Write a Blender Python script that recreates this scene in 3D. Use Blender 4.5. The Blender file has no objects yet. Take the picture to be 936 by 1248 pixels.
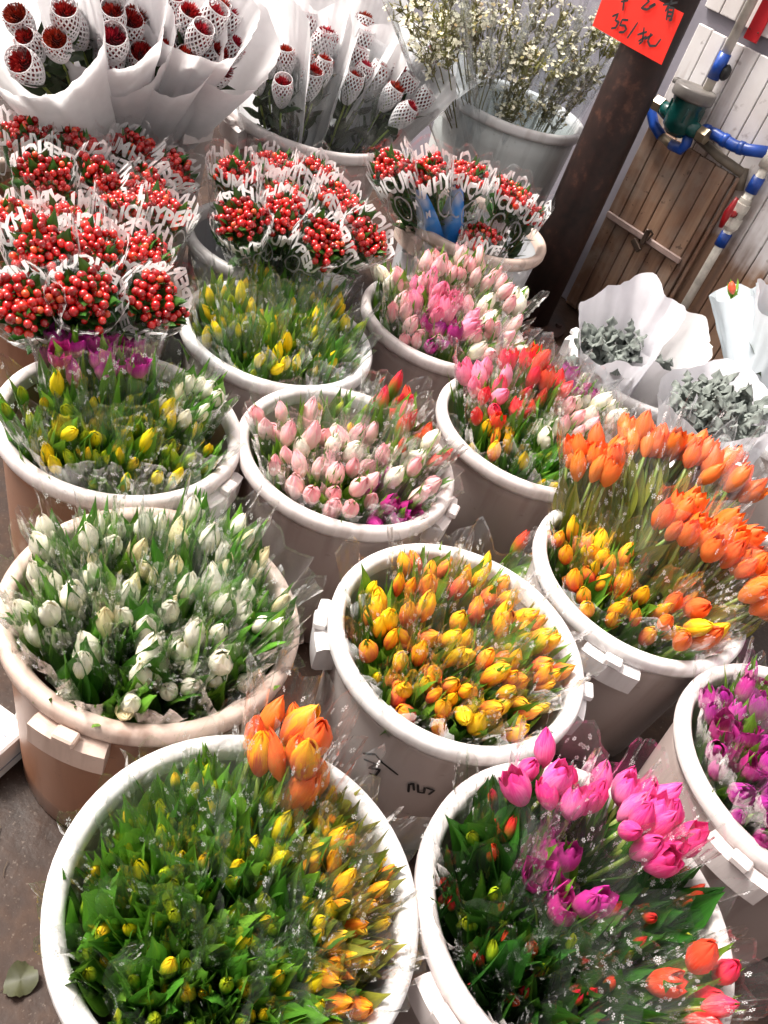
import bpy, math, random
from math import sin, cos, pi, radians, sqrt, atan2, hypot
from mathutils import Vector, Matrix, Euler, noise

random.seed(11)
RND = random.Random(5)
scene = bpy.context.scene
COL = scene.collection

# ------------------------------------------------------------------ camera
CAMZ = 1.464
PITCH, ROLL, FPX = 0.691186, 0.375842, 1057.97
CF = Vector((0, cos(PITCH), -sin(PITCH)))
_u = Vector((0, sin(PITCH), cos(PITCH))); _r = Vector((1, 0, 0))
CU = _u * cos(ROLL) - _r * sin(ROLL)
CR = _r * cos(ROLL) + _u * sin(ROLL)
CAM = Vector((0, 0, CAMZ))
RIMZ = 0.40


def ray(px, py):
    return (CF + CR * ((px - 468) / FPX) - CU * ((py - 624) / FPX)).normalized()


def at(px, py, z):
    """point at height z seen at this photo pixel (used to lay the stall out)"""
    d = ray(px, py)
    return CAM + d * ((z - CAMZ) / d.z)


def on_plane(px, py, P, n):
    d = ray(px, py)
    return CAM + d * ((P - CAM).dot(n) / d.dot(n))


cd = bpy.data.cameras.new('camera'); cam = bpy.data.objects.new('camera', cd); COL.objects.link(cam)
cd.sensor_fit = 'VERTICAL'; cd.sensor_height = 36; cd.sensor_width = 27
cd.lens = 36 * FPX / 1248; cd.clip_end = 400; cd.clip_start = 0.02
cam.matrix_world = Matrix(((CR.x, CU.x, -CF.x, 0), (CR.y, CU.y, -CF.y, 0), (CR.z, CU.z, -CF.z, CAMZ), (0, 0, 0, 1)))
scene.camera = cam

# ------------------------------------------------------------------ materials


def lin(c):
    return tuple(((x / 12.92) if x <= 0.04045 else ((x + 0.055) / 1.055) ** 2.4) for x in c)


def hexc(h):
    return lin(tuple(int(h[i:i + 2], 16) / 255 for i in (0, 2, 4)))


class NT:
    def __init__(s, name):
        s.m = bpy.data.materials.new(name); s.m.use_nodes = True
        s.t = s.m.node_tree; s.t.nodes.clear()
        s.out = s.n('ShaderNodeOutputMaterial')

    def n(s, kind, **kw):
        x = s.t.nodes.new(kind)
        for k, v in kw.items():
            if hasattr(x, k):
                setattr(x, k, v)
            else:
                x.inputs[k.replace('_', ' ')].default_value = v
        return x

    def l(s, a, b):
        s.t.links.new(a, b)

    def noise(s, scale, detail=4, coord='Object', rough=.55):
        tc = s.n('ShaderNodeTexCoord'); x = s.n('ShaderNodeTexNoise')
        x.inputs['Scale'].default_value = scale; x.inputs['Detail'].default_value = detail
        x.inputs['Roughness'].default_value = rough
        s.l(tc.outputs[coord], x.inputs['Vector']); return x.outputs['Fac']

    def ramp(s, src, stops):
        r = s.n('ShaderNodeValToRGB'); e = r.color_ramp.elements
        while len(e) < len(stops): e.new(0.5)
        for k, (p, c) in zip(e, stops):
            k.position = p; k.color = (*c, 1) if len(c) == 3 else c
        s.l(src, r.inputs['Fac']); return r.outputs['Color']

    def mix(s, fac, a, b, blend='MIX'):
        x = s.n('ShaderNodeMix', data_type='RGBA', blend_type=blend)
        for sock, v in ((x.inputs['Factor'], fac), (x.inputs['A'] if 0 else x.inputs[6], a), (x.inputs[7], b)):
            if hasattr(v, 'node'): s.l(v, sock)
            elif isinstance(v, (int, float)): sock.default_value = v
            else: sock.default_value = (*v, 1) if len(v) == 3 else v
        return x.outputs[2]

    def math(s, op, a, b=None, clamp=False):
        x = s.n('ShaderNodeMath', operation=op, use_clamp=clamp)
        for i, v in enumerate((a, b)):
            if v is None: continue
            if hasattr(v, 'node'): s.l(v, x.inputs[i])
            else: x.inputs[i].default_value = v
        return x.outputs[0]

    def bsdf(s, color, rough=.5, spec=.5, **kw):
        b = s.n('ShaderNodeBsdfPrincipled')
        if hasattr(color, 'node'): s.l(color, b.inputs['Base Color'])
        else: b.inputs['Base Color'].default_value = (*color, 1)
        if hasattr(rough, 'node'): s.l(rough, b.inputs['Roughness'])
        else: b.inputs['Roughness'].default_value = rough
        b.inputs['Specular IOR Level'].default_value = spec
        for k, v in kw.items(): b.inputs[k].default_value = v
        return b

    def bump(s, b, src, strength=.3, dist=.002):
        x = s.n('ShaderNodeBump'); x.inputs['Strength'].default_value = strength
        x.inputs['Distance'].default_value = dist
        s.l(src, x.inputs['Height']); s.l(x.outputs[0], b.inputs['Normal']); return b

    def done(s, sh):
        s.l(sh.outputs[0] if hasattr(sh, 'outputs') else sh, s.out.inputs['Surface']); return s.m

    def translucent(s, b, color, fac):
        t = s.n('ShaderNodeBsdfTranslucent')
        if hasattr(color, 'node'): s.l(color, t.inputs['Color'])
        else: t.inputs['Color'].default_value = (*color, 1)
        m = s.n('ShaderNodeMixShader'); m.inputs[0].default_value = fac
        s.l(b.outputs[0], m.inputs[1]); s.l(t.outputs[0], m.inputs[2]); return m

    def pv(s):
        a = s.n('ShaderNodeAttribute', attribute_name='pv'); x = s.n('ShaderNodeSeparateXYZ')
        s.l(a.outputs['Vector'], x.inputs[0]); return x.outputs[0], x.outputs[1], x.outputs[2]

    def vary(s, color, hue=.01, val=.15):
        oi = s.n('ShaderNodeObjectInfo'); h = s.n('ShaderNodeHueSaturation')
        r = oi.outputs['Random']
        s.l(s.math('ADD', s.math('MULTIPLY', r, 2 * hue), .5 - hue), h.inputs['Hue'])
        r2 = s.math('FRACT', s.math('MULTIPLY', r, 17.31))
        s.l(s.math('ADD', s.math('MULTIPLY', r2, 2 * val), 1 - val), h.inputs['Value'])
        s.l(color, h.inputs['Color']) if hasattr(color, 'node') else None
        if not hasattr(color, 'node'): h.inputs['Color'].default_value = (*color, 1)
        return h.outputs['Color']


M = {}


def petal(name, base, tip, wv=.6, wu=.4, lo=.25, hi=.75, green=0.0, hue=.012, val=.12, mid=None):
    t = NT(name); u, v, r = t.pv()
    f = t.math('ADD', t.math('MULTIPLY', v, wv), t.math('MULTIPLY', t.math('ABSOLUTE', u), wu))
    st = t.n('ShaderNodeCombineXYZ')
    t.l(t.math('MULTIPLY', u, 9.0), st.inputs[0]); t.l(t.math('MULTIPLY', v, 1.2), st.inputs[1]); t.l(t.math('MULTIPLY', r, 40.), st.inputs[2])
    nz = t.n('ShaderNodeTexNoise'); nz.inputs['Scale'].default_value = 1.6; nz.inputs['Detail'].default_value = 3
    t.l(st.outputs[0], nz.inputs['Vector'])
    f = t.math('ADD', f, t.math('MULTIPLY', t.math('SUBTRACT', nz.outputs['Fac'], .5), .75))
    oi = t.n('ShaderNodeObjectInfo')
    f = t.math('ADD', f, t.math('MULTIPLY', t.math('SUBTRACT', oi.outputs['Random'], .5), .3))
    stops = [(lo, base), (hi, tip)] if mid is None else [(lo, base), ((lo + hi) / 2, mid), (hi, tip)]
    c = t.ramp(f, stops)
    if green:
        gf = t.ramp(t.math('ADD', v, t.math('MULTIPLY', nz.outputs['Fac'], .2)), [(.1, (green,) * 3), (.1 + green * .6, (0, 0, 0))])
        c = t.mix(gf, c, hexc('6f8f2c'))
    c = t.vary(c, hue, val)
    b = t.bsdf(c, .42, .35); t.bump(b, nz.outputs['Fac'], .25, .0015)
    M[name] = t.done(t.translucent(b, c, .22)); return M[name]


petal('petal_yellow', hexc('dcc414'), hexc('fbe026'), green=.5)
petal('petal_yellow_bud', hexc('7f9a24'), hexc('ffd622'), wv=1., wu=.1, lo=.45, hi=.92, green=.2, hue=.02)
petal('petal_green_bud', hexc('4f8420'), hexc('b9bf22'), wv=1., wu=.0, lo=.45, hi=1.0, hue=.02)
petal('petal_amber', hexc('ee8a24'), hexc('ffc428'), wv=.6, wu=.5, lo=.3, hi=.9, hue=.018, green=.3)
petal('petal_flame', hexc('e2703c'), hexc('f4b81e'), wv=.85, wu=.4, lo=.34, hi=.78, mid=hexc('f0a030'), hue=.018)
petal('petal_blush', hexc('d86a4c'), hexc('f6b42a'), wv=.95, wu=.35, lo=.4, hi=.95, mid=hexc('ea8a48'), hue=.018)
petal('petal_orange', hexc('e88440'), hexc('ee5e20'), wv=.7, wu=.2, lo=.2, hi=.8, hue=.012, val=.1)
petal('petal_white', hexc('e2dca4'), hexc('fbf6e4'), wv=.9, wu=.2, lo=.05, hi=.5, green=.22, hue=.005, val=.06)
petal('petal_cream', hexc('d8cf86'), hexc('f4e6b8'), wv=.9, wu=.2, lo=.1, hi=.6, green=.5, hue=.01, val=.08)
petal('petal_pale_pink', hexc('f3d9cc'), hexc('f7a6b4'), wv=.6, wu=-.3, lo=.05, hi=.5, green=.15, hue=.012, val=.08)
petal('petal_pink', hexc('f9b4c4'), hexc('f0709c'), wv=.6, wu=-.1, lo=.05, hi=.6, hue=.01, val=.08)
petal('petal_hot_pink', hexc('f088b4'), hexc('e23c8c'), wv=.6, wu=-.15, lo=.0, hi=.45, hue=.01, val=.08)
petal('petal_purple', hexc('dd98a0'), hexc('b4308c'), wv=.9, wu=.1, lo=.1, hi=.6, green=.15, hue=.025, val=.15)
petal('petal_coral', hexc('f58a78'), hexc('f2303c'), wv=.7, wu=.1, lo=.05, hi=.5, hue=.015, val=.1)
petal('petal_red_bud', hexc('5f7f2c'), hexc('e0362f'), wv=1., wu=.1, lo=.35, hi=.8, hue=.015, val=.15)


def leafmat(name, c1, c2, rough=.38, tr=.2, hue=.015, val=.22):
    t = NT(name); u, v, r = t.pv()
    st = t.n('ShaderNodeCombineXYZ')
    t.l(t.math('MULTIPLY', u, 7.), st.inputs[0]); t.l(t.math('MULTIPLY', v, .8), st.inputs[1]); t.l(t.math('MULTIPLY', r, 31.), st.inputs[2])
    nz = t.n('ShaderNodeTexNoise'); nz.inputs['Scale'].default_value = 1.5; nz.inputs['Detail'].default_value = 3
    t.l(st.outputs[0], nz.inputs['Vector'])
    f = t.math('ADD', t.math('MULTIPLY', nz.outputs['Fac'], .7), t.math('MULTIPLY', r, .35))
    c = t.vary(t.ramp(f, [(.25, c1), (.8, c2)]), hue, val)
    b = t.bsdf(c, rough, .45); t.bump(b, nz.outputs['Fac'], .3, .002)
    M[name] = t.done(t.translucent(b, c, tr)); return M[name]


leafmat('tulip_leaf', hexc('3f701c'), hexc('7fae3a'))
leafmat('tulip_leaf_dark', hexc('33661a'), hexc('72a836'))
leafmat('tulip_leaf_deep', hexc('1b4213'), hexc('427626'))
leafmat('tulip_leaf_olive', hexc('56661a'), hexc('94913a'))
leafmat('tulip_stem', hexc('6f8f3a'), hexc('a5b05a'))
leafmat('berry_leaf', hexc('1d3a16'), hexc('3c6a24'), val=.3)
leafmat('mum_leaf', hexc('1f2c1c'), hexc('3a4a2c'), rough=.5)
leafmat('twig', hexc('43431a'), hexc('807c34'), rough=.6)
leafmat('silver_leaf', hexc('474e4a'), hexc('868d87'), rough=.8, tr=.05, hue=.005, val=.15)

t = NT('berry'); u, v, r = t.pv()
c = t.ramp(r, [(0, hexc('840a0e')), (.55, hexc('bc161a')), (.85, hexc('d02c1e')), (1, hexc('dc5a2c'))])
M['berry'] = t.done(t.bsdf(c, .2, .5, **{'Coat Weight': .5, 'Coat Roughness': .08}))

t = NT('mum_petal'); u, v, r = t.pv()
c = t.ramp(t.math('ADD', t.math('MULTIPLY', v, .7), t.math('MULTIPLY', r, .4)), [(.1, hexc('3c0508')), (.6, hexc('8c1018')), (1, hexc('b8322e'))])
M['mum_petal'] = t.done(t.bsdf(t.vary(c, .012, .15), .5, .3))

t = NT('gyp_petal')
b = t.bsdf(t.vary(hexc('f0ead0'), .01, .08), .6, .3)
M['gyp_petal'] = t.done(t.translucent(b, hexc('f2f0e4'), .3))
t = NT('dry_petal')
M['dry_petal'] = t.done(t.bsdf(t.vary(hexc('c7b07a'), .02, .2), .7, .2))


def cello(name, base=.03, gain=.62, haze=.035, rough=.1, tint=(1, 1, 1)):
    t = NT(name)
    lw = t.n('ShaderNodeLayerWeight'); lw.inputs['Blend'].default_value = .5
    tc = t.n('ShaderNodeTexCoord')
    def streak(sc, vec):
        mp = t.n('ShaderNodeMapping'); mp.inputs['Scale'].default_value = vec; mp.inputs['Rotation'].default_value = (.3, .2, 0)
        x = t.n('ShaderNodeTexNoise'); x.inputs['Scale'].default_value = sc; x.inputs['Detail'].default_value = 2
        t.l(tc.outputs['Object'], mp.inputs[0]); t.l(mp.outputs[0], x.inputs['Vector']); return x.outputs['Fac']
    nz = streak(70, (1, 1, .16)); nz2 = streak(24, (1, 1, .3))
    bp = t.n('ShaderNodeBump'); bp.inputs['Strength'].default_value = .8; bp.inputs['Distance'].default_value = .006
    t.l(t.math('ADD', nz, t.math('MULTIPLY', nz2, 1.6)), bp.inputs['Height'])
    t.l(bp.outputs[0], lw.inputs['Normal'])
    f = t.math('ADD', t.math('MULTIPLY', t.math('POWER', lw.outputs['Facing'], 3.0), gain), base, True)
    _u, ev, _r = t.pv(); f = t.math('ADD', f, t.math('MULTIPLY', t.math('GREATER_THAN', ev, .988), .10), True)
    g = t.n('ShaderNodeBsdfGlossy'); g.inputs['Roughness'].default_value = rough; g.inputs['Color'].default_value = (.98, .98, .98, 1)
    t.l(bp.outputs[0], g.inputs['Normal'])
    tr = t.n('ShaderNodeBsdfTransparent'); tr.inputs['Color'].default_value = (*[.995 * k for k in tint], 1)
    df = t.n('ShaderNodeBsdfDiffuse'); df.inputs['Color'].default_value = (.9, .9, .9, 1)
    m1 = t.n('ShaderNodeMixShader'); m1.inputs[0].default_value = haze
    t.l(t.math('MULTIPLY', t.math('POWER', nz2, 2.), haze * 4, True), m1.inputs[0])
    t.l(tr.outputs[0], m1.inputs[1]); t.l(df.outputs[0], m1.inputs[2])
    m2 = t.n('ShaderNodeMixShader'); t.l(f, m2.inputs[0]); t.l(m1.outputs[0], m2.inputs[1]); t.l(g.outputs[0], m2.inputs[2])
    M[name] = t.done(m2); return M[name]


cello('cellophane', base=.032, gain=.6, haze=.014, rough=.05)
cello('cellophane_printed', base=.022, gain=.35, haze=.006)
cello('cellophane_hazy', base=.04, gain=.6, haze=.035, tint=(.97, .99, 1))

t = NT('print_white'); b = t.bsdf((.85, .85, .85), .5, .3)
M['print_white'] = t.done(t.translucent(b, (.85, .85, .85), .35))
t = NT('print_grey'); b = t.bsdf((.62, .62, .64), .5, .3)
tr = t.n('ShaderNodeBsdfTransparent'); mx = t.n('ShaderNodeMixShader'); mx.inputs[0].default_value = .6
t.l(tr.outputs[0], mx.inputs[1]); t.l(t.translucent(b, (.6, .6, .6), .3).outputs[0], mx.inputs[2])
M['print_grey'] = t.done(mx)


def paper(name, c, tr=.4):
    t = NT(name); nz = t.noise(30, 4)
    col = t.ramp(nz, [(.3, tuple(x * .93 for x in c)), (.7, c)])
    b = t.bsdf(col, .75, .2); t.bump(b, t.noise(9, 3), .3, .01)
    M[name] = t.done(t.translucent(b, col, tr)); return M[name]


paper('white_paper', (.88, .87, .88), .55); paper('lilac_paper', (.82, .81, .86), .35); paper('ice_paper', (.74, .81, .86), .4)
paper('net_foam', (.85, .83, .84), .3)


def plastic(name, c, dirt, dirtc, rough=.38, tr=.12):
    t = NT(name)
    a = t.noise(5, 5); s = t.noise(60, 3); gz = t.n('ShaderNodeTexCoord'); sx = t.n('ShaderNodeSeparateXYZ')
    t.l(gz.outputs['Object'], sx.inputs[0])
    low = t.math('MULTIPLY', t.math('SUBTRACT', .42, sx.outputs[2]), 1.6, True)   # splashed dirt, thicker towards the foot
    f = t.math('MULTIPLY', t.math('ADD', t.math('MULTIPLY', a, 1.1), t.math('SUBTRACT', low, .35)), dirt, True)
    mp = t.n('ShaderNodeMapping'); mp.inputs['Scale'].default_value = (26, 26, 1.6); t.l(gz.outputs['Object'], mp.inputs[0])
    ns = t.n('ShaderNodeTexNoise'); ns.inputs['Scale'].default_value = 1; ns.inputs['Detail'].default_value = 5; t.l(mp.outputs[0], ns.inputs['Vector'])
    col = t.mix(f, c, dirtc)
    col = t.mix(t.ramp(ns.outputs['Fac'], [(.52, (0, 0, 0)), (.72, (min(.75, .25 + dirt * .5),) * 3)]), col, tuple(x * .62 for x in dirtc))
    sp = t.ramp(s, [(.66, (0, 0, 0)), (.74, (1, 1, 1))])
    col = t.mix(t.math('MULTIPLY', sp, min(1, dirt * .6)), col, hexc('5a4436'))
    b = t.bsdf(col, rough, .45); t.bump(b, s, .06, .002)
    M[name] = t.done(t.translucent(b, col, tr)); return M[name]


plastic('pail_white', (.52, .475, .46), .4, hexc('b5a092'))
plastic('pail_rose', (.41, .345, .325), .5, hexc('a88a80'))
plastic('pail_brown', (.29, .155, .10), .8, hexc('8a5a40'))
plastic('pail_grey', (.55, .57, .6), .3, hexc('857a74'))
plastic('pail_blue', (.58, .61, .60), .3, hexc('8d8c88'))
plastic('rim_white', (.80, .79, .79), .25, hexc('b5a092'))
plastic('rim_rose', (.78, .72, .71), .35, hexc('b39a90'))
plastic('rim_brown', (.68, .55, .48), .7, hexc('a07662'))

t = NT('ink'); M['ink'] = t.done(t.bsdf((.012, .012, .014), .45))
t = NT('wet_dark'); M['wet_dark'] = t.done(t.bsdf((.03, .035, .025), .15))

t = NT('ground_concrete')
a = t.noise(2.2, 6); b_ = t.noise(30, 5); s = t.noise(140, 2)
col = t.ramp(t.math('ADD', t.math('MULTIPLY', a, .65), t.math('MULTIPLY', b_, .35)), [(.3, hexc('150c08')), (.5, hexc('2e1e15')), (.7, hexc('483324'))])
col = t.mix(t.ramp(s, [(.62, (0, 0, 0)), (.72, (.5, .5, .5))]), col, hexc('6a5f56'))
bb = t.bsdf(col, t.ramp(a, [(.35, (.3,) * 3), (.6, (.75,) * 3)]), .3); t.bump(bb, b_, .4, .004)
M['ground'] = t.done(bb)

t = NT('post_steel')
a = t.noise(6, 6); s = t.noise(34, 4)
col = t.ramp(t.math('ADD', t.math('MULTIPLY', a, .6), t.math('MULTIPLY', s, .4)), [(.38, hexc('170e0c')), (.56, hexc('2e1c18')), (.68, hexc('5a3a2e')), (.8, hexc('7d6253'))])
bb = t.bsdf(col, .55, .4); t.bump(bb, s, .25, .003); M['post'] = t.done(bb)

t = NT('plank_paint')   # whitewashed boards, the paint worn off towards the foot
u, v, r = t.pv()
tc = t.n('ShaderNodeTexCoord'); mp = t.n('ShaderNodeMapping'); mp.inputs['Scale'].default_value = (30, 30, 2.2)
t.l(tc.outputs['Object'], mp.inputs[0]); nz = t.n('ShaderNodeTexNoise'); nz.inputs['Scale'].default_value = 1; nz.inputs['Detail'].default_value = 6
t.l(mp.outputs[0], nz.inputs['Vector'])
sx = t.n('ShaderNodeSeparateXYZ'); t.l(tc.outputs['Object'], sx.inputs[0])
wood = t.ramp(t.math('ADD', t.math('MULTIPLY', nz.outputs['Fac'], .75), t.math('MULTIPLY', r, .25)), [(.25, hexc('4a2e1c')), (.5, hexc('7f5a3c')), (.75, hexc('a98464'))])
paintc = t.mix(t.math('MULTIPLY', r, .5), (.74, .72, .72), (.62, .58, .57))
big = t.noise(4.5, 4)
f = t.math('ADD', t.math('MULTIPLY', t.math('SUBTRACT', sx.outputs[2], .72), 2.4), t.math('ADD', t.math('MULTIPLY', t.math('SUBTRACT', big, .5), 1.6), t.math('MULTIPLY', sx.outputs[0], 1.2)))
f = t.math('ADD', f, t.math('MULTIPLY', t.math('SUBTRACT', nz.outputs['Fac'], .5), .9))
f = t.ramp(f, [(.0, (.08,) * 3), (.5, (1, 1, 1))])
col = t.mix(f, wood, paintc)
sp = t.ramp(t.noise(26, 3), [(.62, (0, 0, 0)), (.74, (1, 1, 1))])
col = t.mix(t.math('MULTIPLY', sp, .6), col, hexc('5a4438'))
col = t.mix(t.ramp(t.noise(3, 5), [(.45, (0, 0, 0)), (.75, (.5, .5, .5))]), col, hexc('8f7a6c'))
bb = t.bsdf(col, .6, .3); t.bump(bb, nz.outputs['Fac'], .3, .003); M['plank_paint'] = t.done(bb)

t = NT('plank_wood'); u, v, r = t.pv()
tc = t.n('ShaderNodeTexCoord'); mp = t.n('ShaderNodeMapping'); mp.inputs['Scale'].default_value = (34, 34, 2)
t.l(tc.outputs['Object'], mp.inputs[0]); nz = t.n('ShaderNodeTexNoise'); nz.inputs['Scale'].default_value = 1; nz.inputs['Detail'].default_value = 7
t.l(mp.outputs[0], nz.inputs['Vector']); big = t.noise(5, 4)
col = t.ramp(t.math('ADD', t.math('MULTIPLY', nz.outputs['Fac'], .55), t.math('ADD', t.math('MULTIPLY', r, .16), t.math('MULTIPLY', big, .25))), [(.28, hexc('3a2820')), (.46, hexc('735645')), (.62, hexc('977862')), (.8, hexc('b89c84'))])
col = t.mix(t.ramp(t.noise(9, 6), [(.45, (0, 0, 0)), (.7, (.55, .55, .55))]), col, hexc('93887e'))
col = t.mix(t.ramp(t.noise(40, 3), [(.66, (0, 0, 0)), (.72, (.6, .6, .6))]), col, hexc('2e2018'))
bb = t.bsdf(col, .6, .3); t.bump(bb, nz.outputs['Fac'], .35, .003); M['plank_wood'] = t.done(bb)


def simple(name, c, rough=.4, spec=.5, metal=0, nscale=20, dark=.7, bump=.1):
    t = NT(name); nz = t.noise(nscale, 4)
    b = t.bsdf(t.ramp(nz, [(.35, tuple(x * dark for x in c)), (.62, c)]), rough, spec, Metallic=metal)
    if bump: t.bump(b, nz, bump, .002)
    M[name] = t.done(b); return M[name]


simple('batten', hexc('a08880'), .6); simple('iron', hexc('5a4a40'), .5, metal=.6); simple('pipe_white', (.72, .68, .6), .45, dark=.62)
simple('pipe_blue', hexc('1648a4'), .35, dark=.55, bump=.06); simple('valve_red', hexc('ae1820'), .35, dark=.6, bump=.05); simple('meter_green', hexc('0d4a46'), .22, dark=.45, bump=.08)
simple('meter_grey', hexc('6f6a66'), .35, dark=.7); simple('brass', hexc('a09078'), .35, metal=.7); simple('hole_black', (.02, .02, .02), .5)
simple('pipe_old', hexc('756a5c'), .6, dark=.5, nscale=12); simple('sign_red', hexc('f0230f'), .55, dark=.93, nscale=5, bump=0); simple('plaque_red', hexc('c8202a'), .5, dark=.9)
simple('wall_grey', hexc('8a8690'), .7, dark=.8, nscale=4); simple('carton', (.8, .79, .78), .5, dark=.93); simple('carton_print', hexc('9aa2b0'), .5); simple('tape', hexc('b08a5a'), .5)
simple('dry_leaf', hexc('3c3e24'), .6, dark=.6, nscale=40); simple('straw', hexc('5a4a36'), .7); simple('label_white', (.8, .8, .8), .5, dark=.97)
simple('canvas', hexc('7a746c'), .8, bump=0); simple('tape_blue', hexc('2f8fd0'), .4); simple('gap_dark', hexc('2a2422'), .8)

t = NT('label_blue')
f = t.noise(7, 3)
col = t.ramp(f, [(.38, hexc('0f4fb4')), (.5, hexc('2f8ae0')), (.6, hexc('c9daf0'))])
M['label_blue'] = t.done(t.bsdf(col, .3, .5))

# ------------------------------------------------------------------ mesh builder


class MB:
    def __init__(s):
        s.v = []; s.f = []; s.mi = []; s.pv = []

    def vert(s, p, a=(0, 0, 0)):
        s.v.append(tuple(p)); s.pv.append(a); return len(s.v) - 1

    def face(s, idx, m=0):
        s.f.append(tuple(idx)); s.mi.append(m)

    def grid(s, fn, nu, nv, m=0, r=0., close=False):
        base = len(s.v)
        for j in range(nv + 1):
            for i in range(nu if close else nu + 1):
                p, a = fn(i / nu, j / nv); s.vert(p, a)
        w = nu if close else nu + 1
        for j in range(nv):
            for i in range(nu):
                a = base + j * w + i; b = base + j * w + (i + 1) % w
                s.face((a, b, b + w, a + w), m)

    def tube(s, pts, rad, n=6, m=0, cap=True, r=.5):
        pts = [Vector(p) for p in pts]; base = len(s.v); k = len(pts)
        if not hasattr(rad, '__len__'): rad = [rad] * k
        prev = None
        for i, p in enumerate(pts):
            d = (pts[min(i + 1, k - 1)] - pts[max(i - 1, 0)]).normalized()
            if prev is None:
                x = d.orthogonal().normalized()
            else:
                x = (prev - d * prev.dot(d)).normalized()
            prev = x; y = d.cross(x)
            for q in range(n):
                a = 2 * pi * q / n
                s.vert(p + (x * cos(a) + y * sin(a)) * rad[i], (2 * q / n - 1, i / max(1, k - 1), r))
        for i in range(k - 1):
            for q in range(n):
                a = base + i * n + q; b = base + i * n + (q + 1) % n
                s.face((a, b, b + n, a + n), m)
        if cap:
            s.face([base + q for q in reversed(range(n))], m); s.face([base + (k - 1) * n + q for q in range(n)], m)

    def lathe(s, prof, n=48, m=0, center=(0, 0), caps=(False, False), rnd=.5):
        base = len(s.v); k = len(prof)
        for (r, z) in prof:
            for q in range(n):
                a = 2 * pi * q / n
                s.vert((center[0] + r * cos(a), center[1] + r * sin(a), z), (q / n, z, rnd))
        for i in range(k - 1):
            for q in range(n):
                a = base + i * n + q; b = base + i * n + (q + 1) % n
                s.face((a, b, b + n, a + n), m)
        if caps[0]: s.face([base + q for q in reversed(range(n))], m)
        if caps[1]: s.face([base + (k - 1) * n + q for q in range(n)], m)

    def box(s, c, size, rot=None, m=0, r=.5, bev=0.0):
        c = Vector(c); h = Vector(size) / 2; rot = rot or Matrix.Identity(3); b = len(s.v)
        if bev <= 0:
            for x in (-1, 1):
                for y in (-1, 1):
                    for z in (-1, 1):
                        s.vert(c + rot @ Vector((x * h.x, y * h.y, z * h.z)), (x, (z + 1) / 2, r))
            for f in ((0, 1, 3, 2), (4, 6, 7, 5), (0, 4, 5, 1), (2, 3, 7, 6), (0, 2, 6, 4), (1, 5, 7, 3)): s.face([b + i for i in f], m)
            return
        bv = min(bev, h.x * .9, h.y * .9, h.z * .9)
        idx = {}
        for x in (-1, 1):
            for y in (-1, 1):
                for z in (-1, 1):
                    for ax in range(3):
                        q = [x * (h.x - bv), y * (h.y - bv), z * (h.z - bv)]
                        q[ax] = (x, y, z)[ax] * h[ax]
                        idx[(x, y, z, ax)] = s.vert(c + rot @ Vector(q), (x, (z + 1) / 2, r))
        sg = (-1, 1)
        for ax in range(3):
            o = [i for i in range(3) if i != ax]
            for d in sg:
                ring = []
                for (p, q) in ((-1, -1), (1, -1), (1, 1), (-1, 1)):
                    k = [0, 0, 0]; k[ax] = d; k[o[0]] = p; k[o[1]] = q; ring.append(idx[(*k, ax)])
                if (d > 0) != (ax == 1): s.face(ring, m)
                else: s.face(ring[::-1], m)
            for p in sg:
                for q in sg:
                    k0 = [0, 0, 0]; k0[o[0]] = p; k0[o[1]] = q; k1 = list(k0); k0[ax] = -1; k1[ax] = 1
                    s.face([idx[(*k0, o[0])], idx[(*k1, o[0])], idx[(*k1, o[1])], idx[(*k0, o[1])]], m)
        for x in sg:
            for y in sg:
                for z in sg: s.face([idx[(x, y, z, a)] for a in range(3)], m)

    def ball(s, c, rad, sub=2, m=0, r=.5, squash=(1, 1, 1)):
        base, faces = ICO[sub]; b = len(s.v); c = Vector(c)
        for p in base: s.vert(c + Vector((p[0] * rad * squash[0], p[1] * rad * squash[1], p[2] * rad * squash[2])), (p[0], (1 - p[2]) / 2, r))
        for f in faces: s.face([b + i for i in f], m)

    def mesh(s, name, mats, smooth=True):
        me = bpy.data.meshes.new(name); me.from_pydata(s.v, [], s.f)
        for k in ([mats] if isinstance(mats, str) else mats): me.materials.append(M[k])
        me.polygons.foreach_set('material_index', s.mi)
        me.polygons.foreach_set('use_smooth', [smooth] * len(s.f))
        at_ = me.attributes.new('pv', 'FLOAT_VECTOR', 'POINT')
        at_.data.foreach_set('vector', [x for a in s.pv for x in a])
        me.update(); return me

    def build(s, name, mats, parent=None, smooth=True):
        return link(name, s.mesh(name, mats, smooth), parent)


def _ico(sub):
    import bmesh
    bm = bmesh.new(); bmesh.ops.create_icosphere(bm, subdivisions=sub, radius=1)
    v = [tuple(x.co) for x in bm.verts]; f = [[q.index for q in x.verts] for x in bm.faces]; bm.free(); return v, f


ICO = {1: _ico(1), 2: _ico(2), 3: _ico(3)}


def link(name, data, parent=None, mat=None):
    o = bpy.data.objects.new(name, data); COL.objects.link(o)
    if parent: o.parent = parent
    if mat is not None: o.matrix_local = mat
    return o


def tag(o, label=None, cat=None, group=None, kind=None):
    for k, v in (('label', label), ('category', cat), ('group', group), ('kind', kind)):
        if v: o[k] = v
    return o


def empty(name, loc=(0, 0, 0), rot=None):
    o = bpy.data.objects.new(name, None); COL.objects.link(o); o.empty_display_size = .05
    m = (rot.to_4x4() if rot else Matrix.Identity(4)); m.translation = loc; o.matrix_world = m
    return o


def axis_frame(z, twist=0):
    z = z.normalized(); x = Vector((1, 0, 0)); x = (x - z * x.dot(z)).normalized(); y = z.cross(x)
    return Matrix((x, y, z)).transposed() @ Matrix.Rotation(twist, 3, 'Z')


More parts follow.
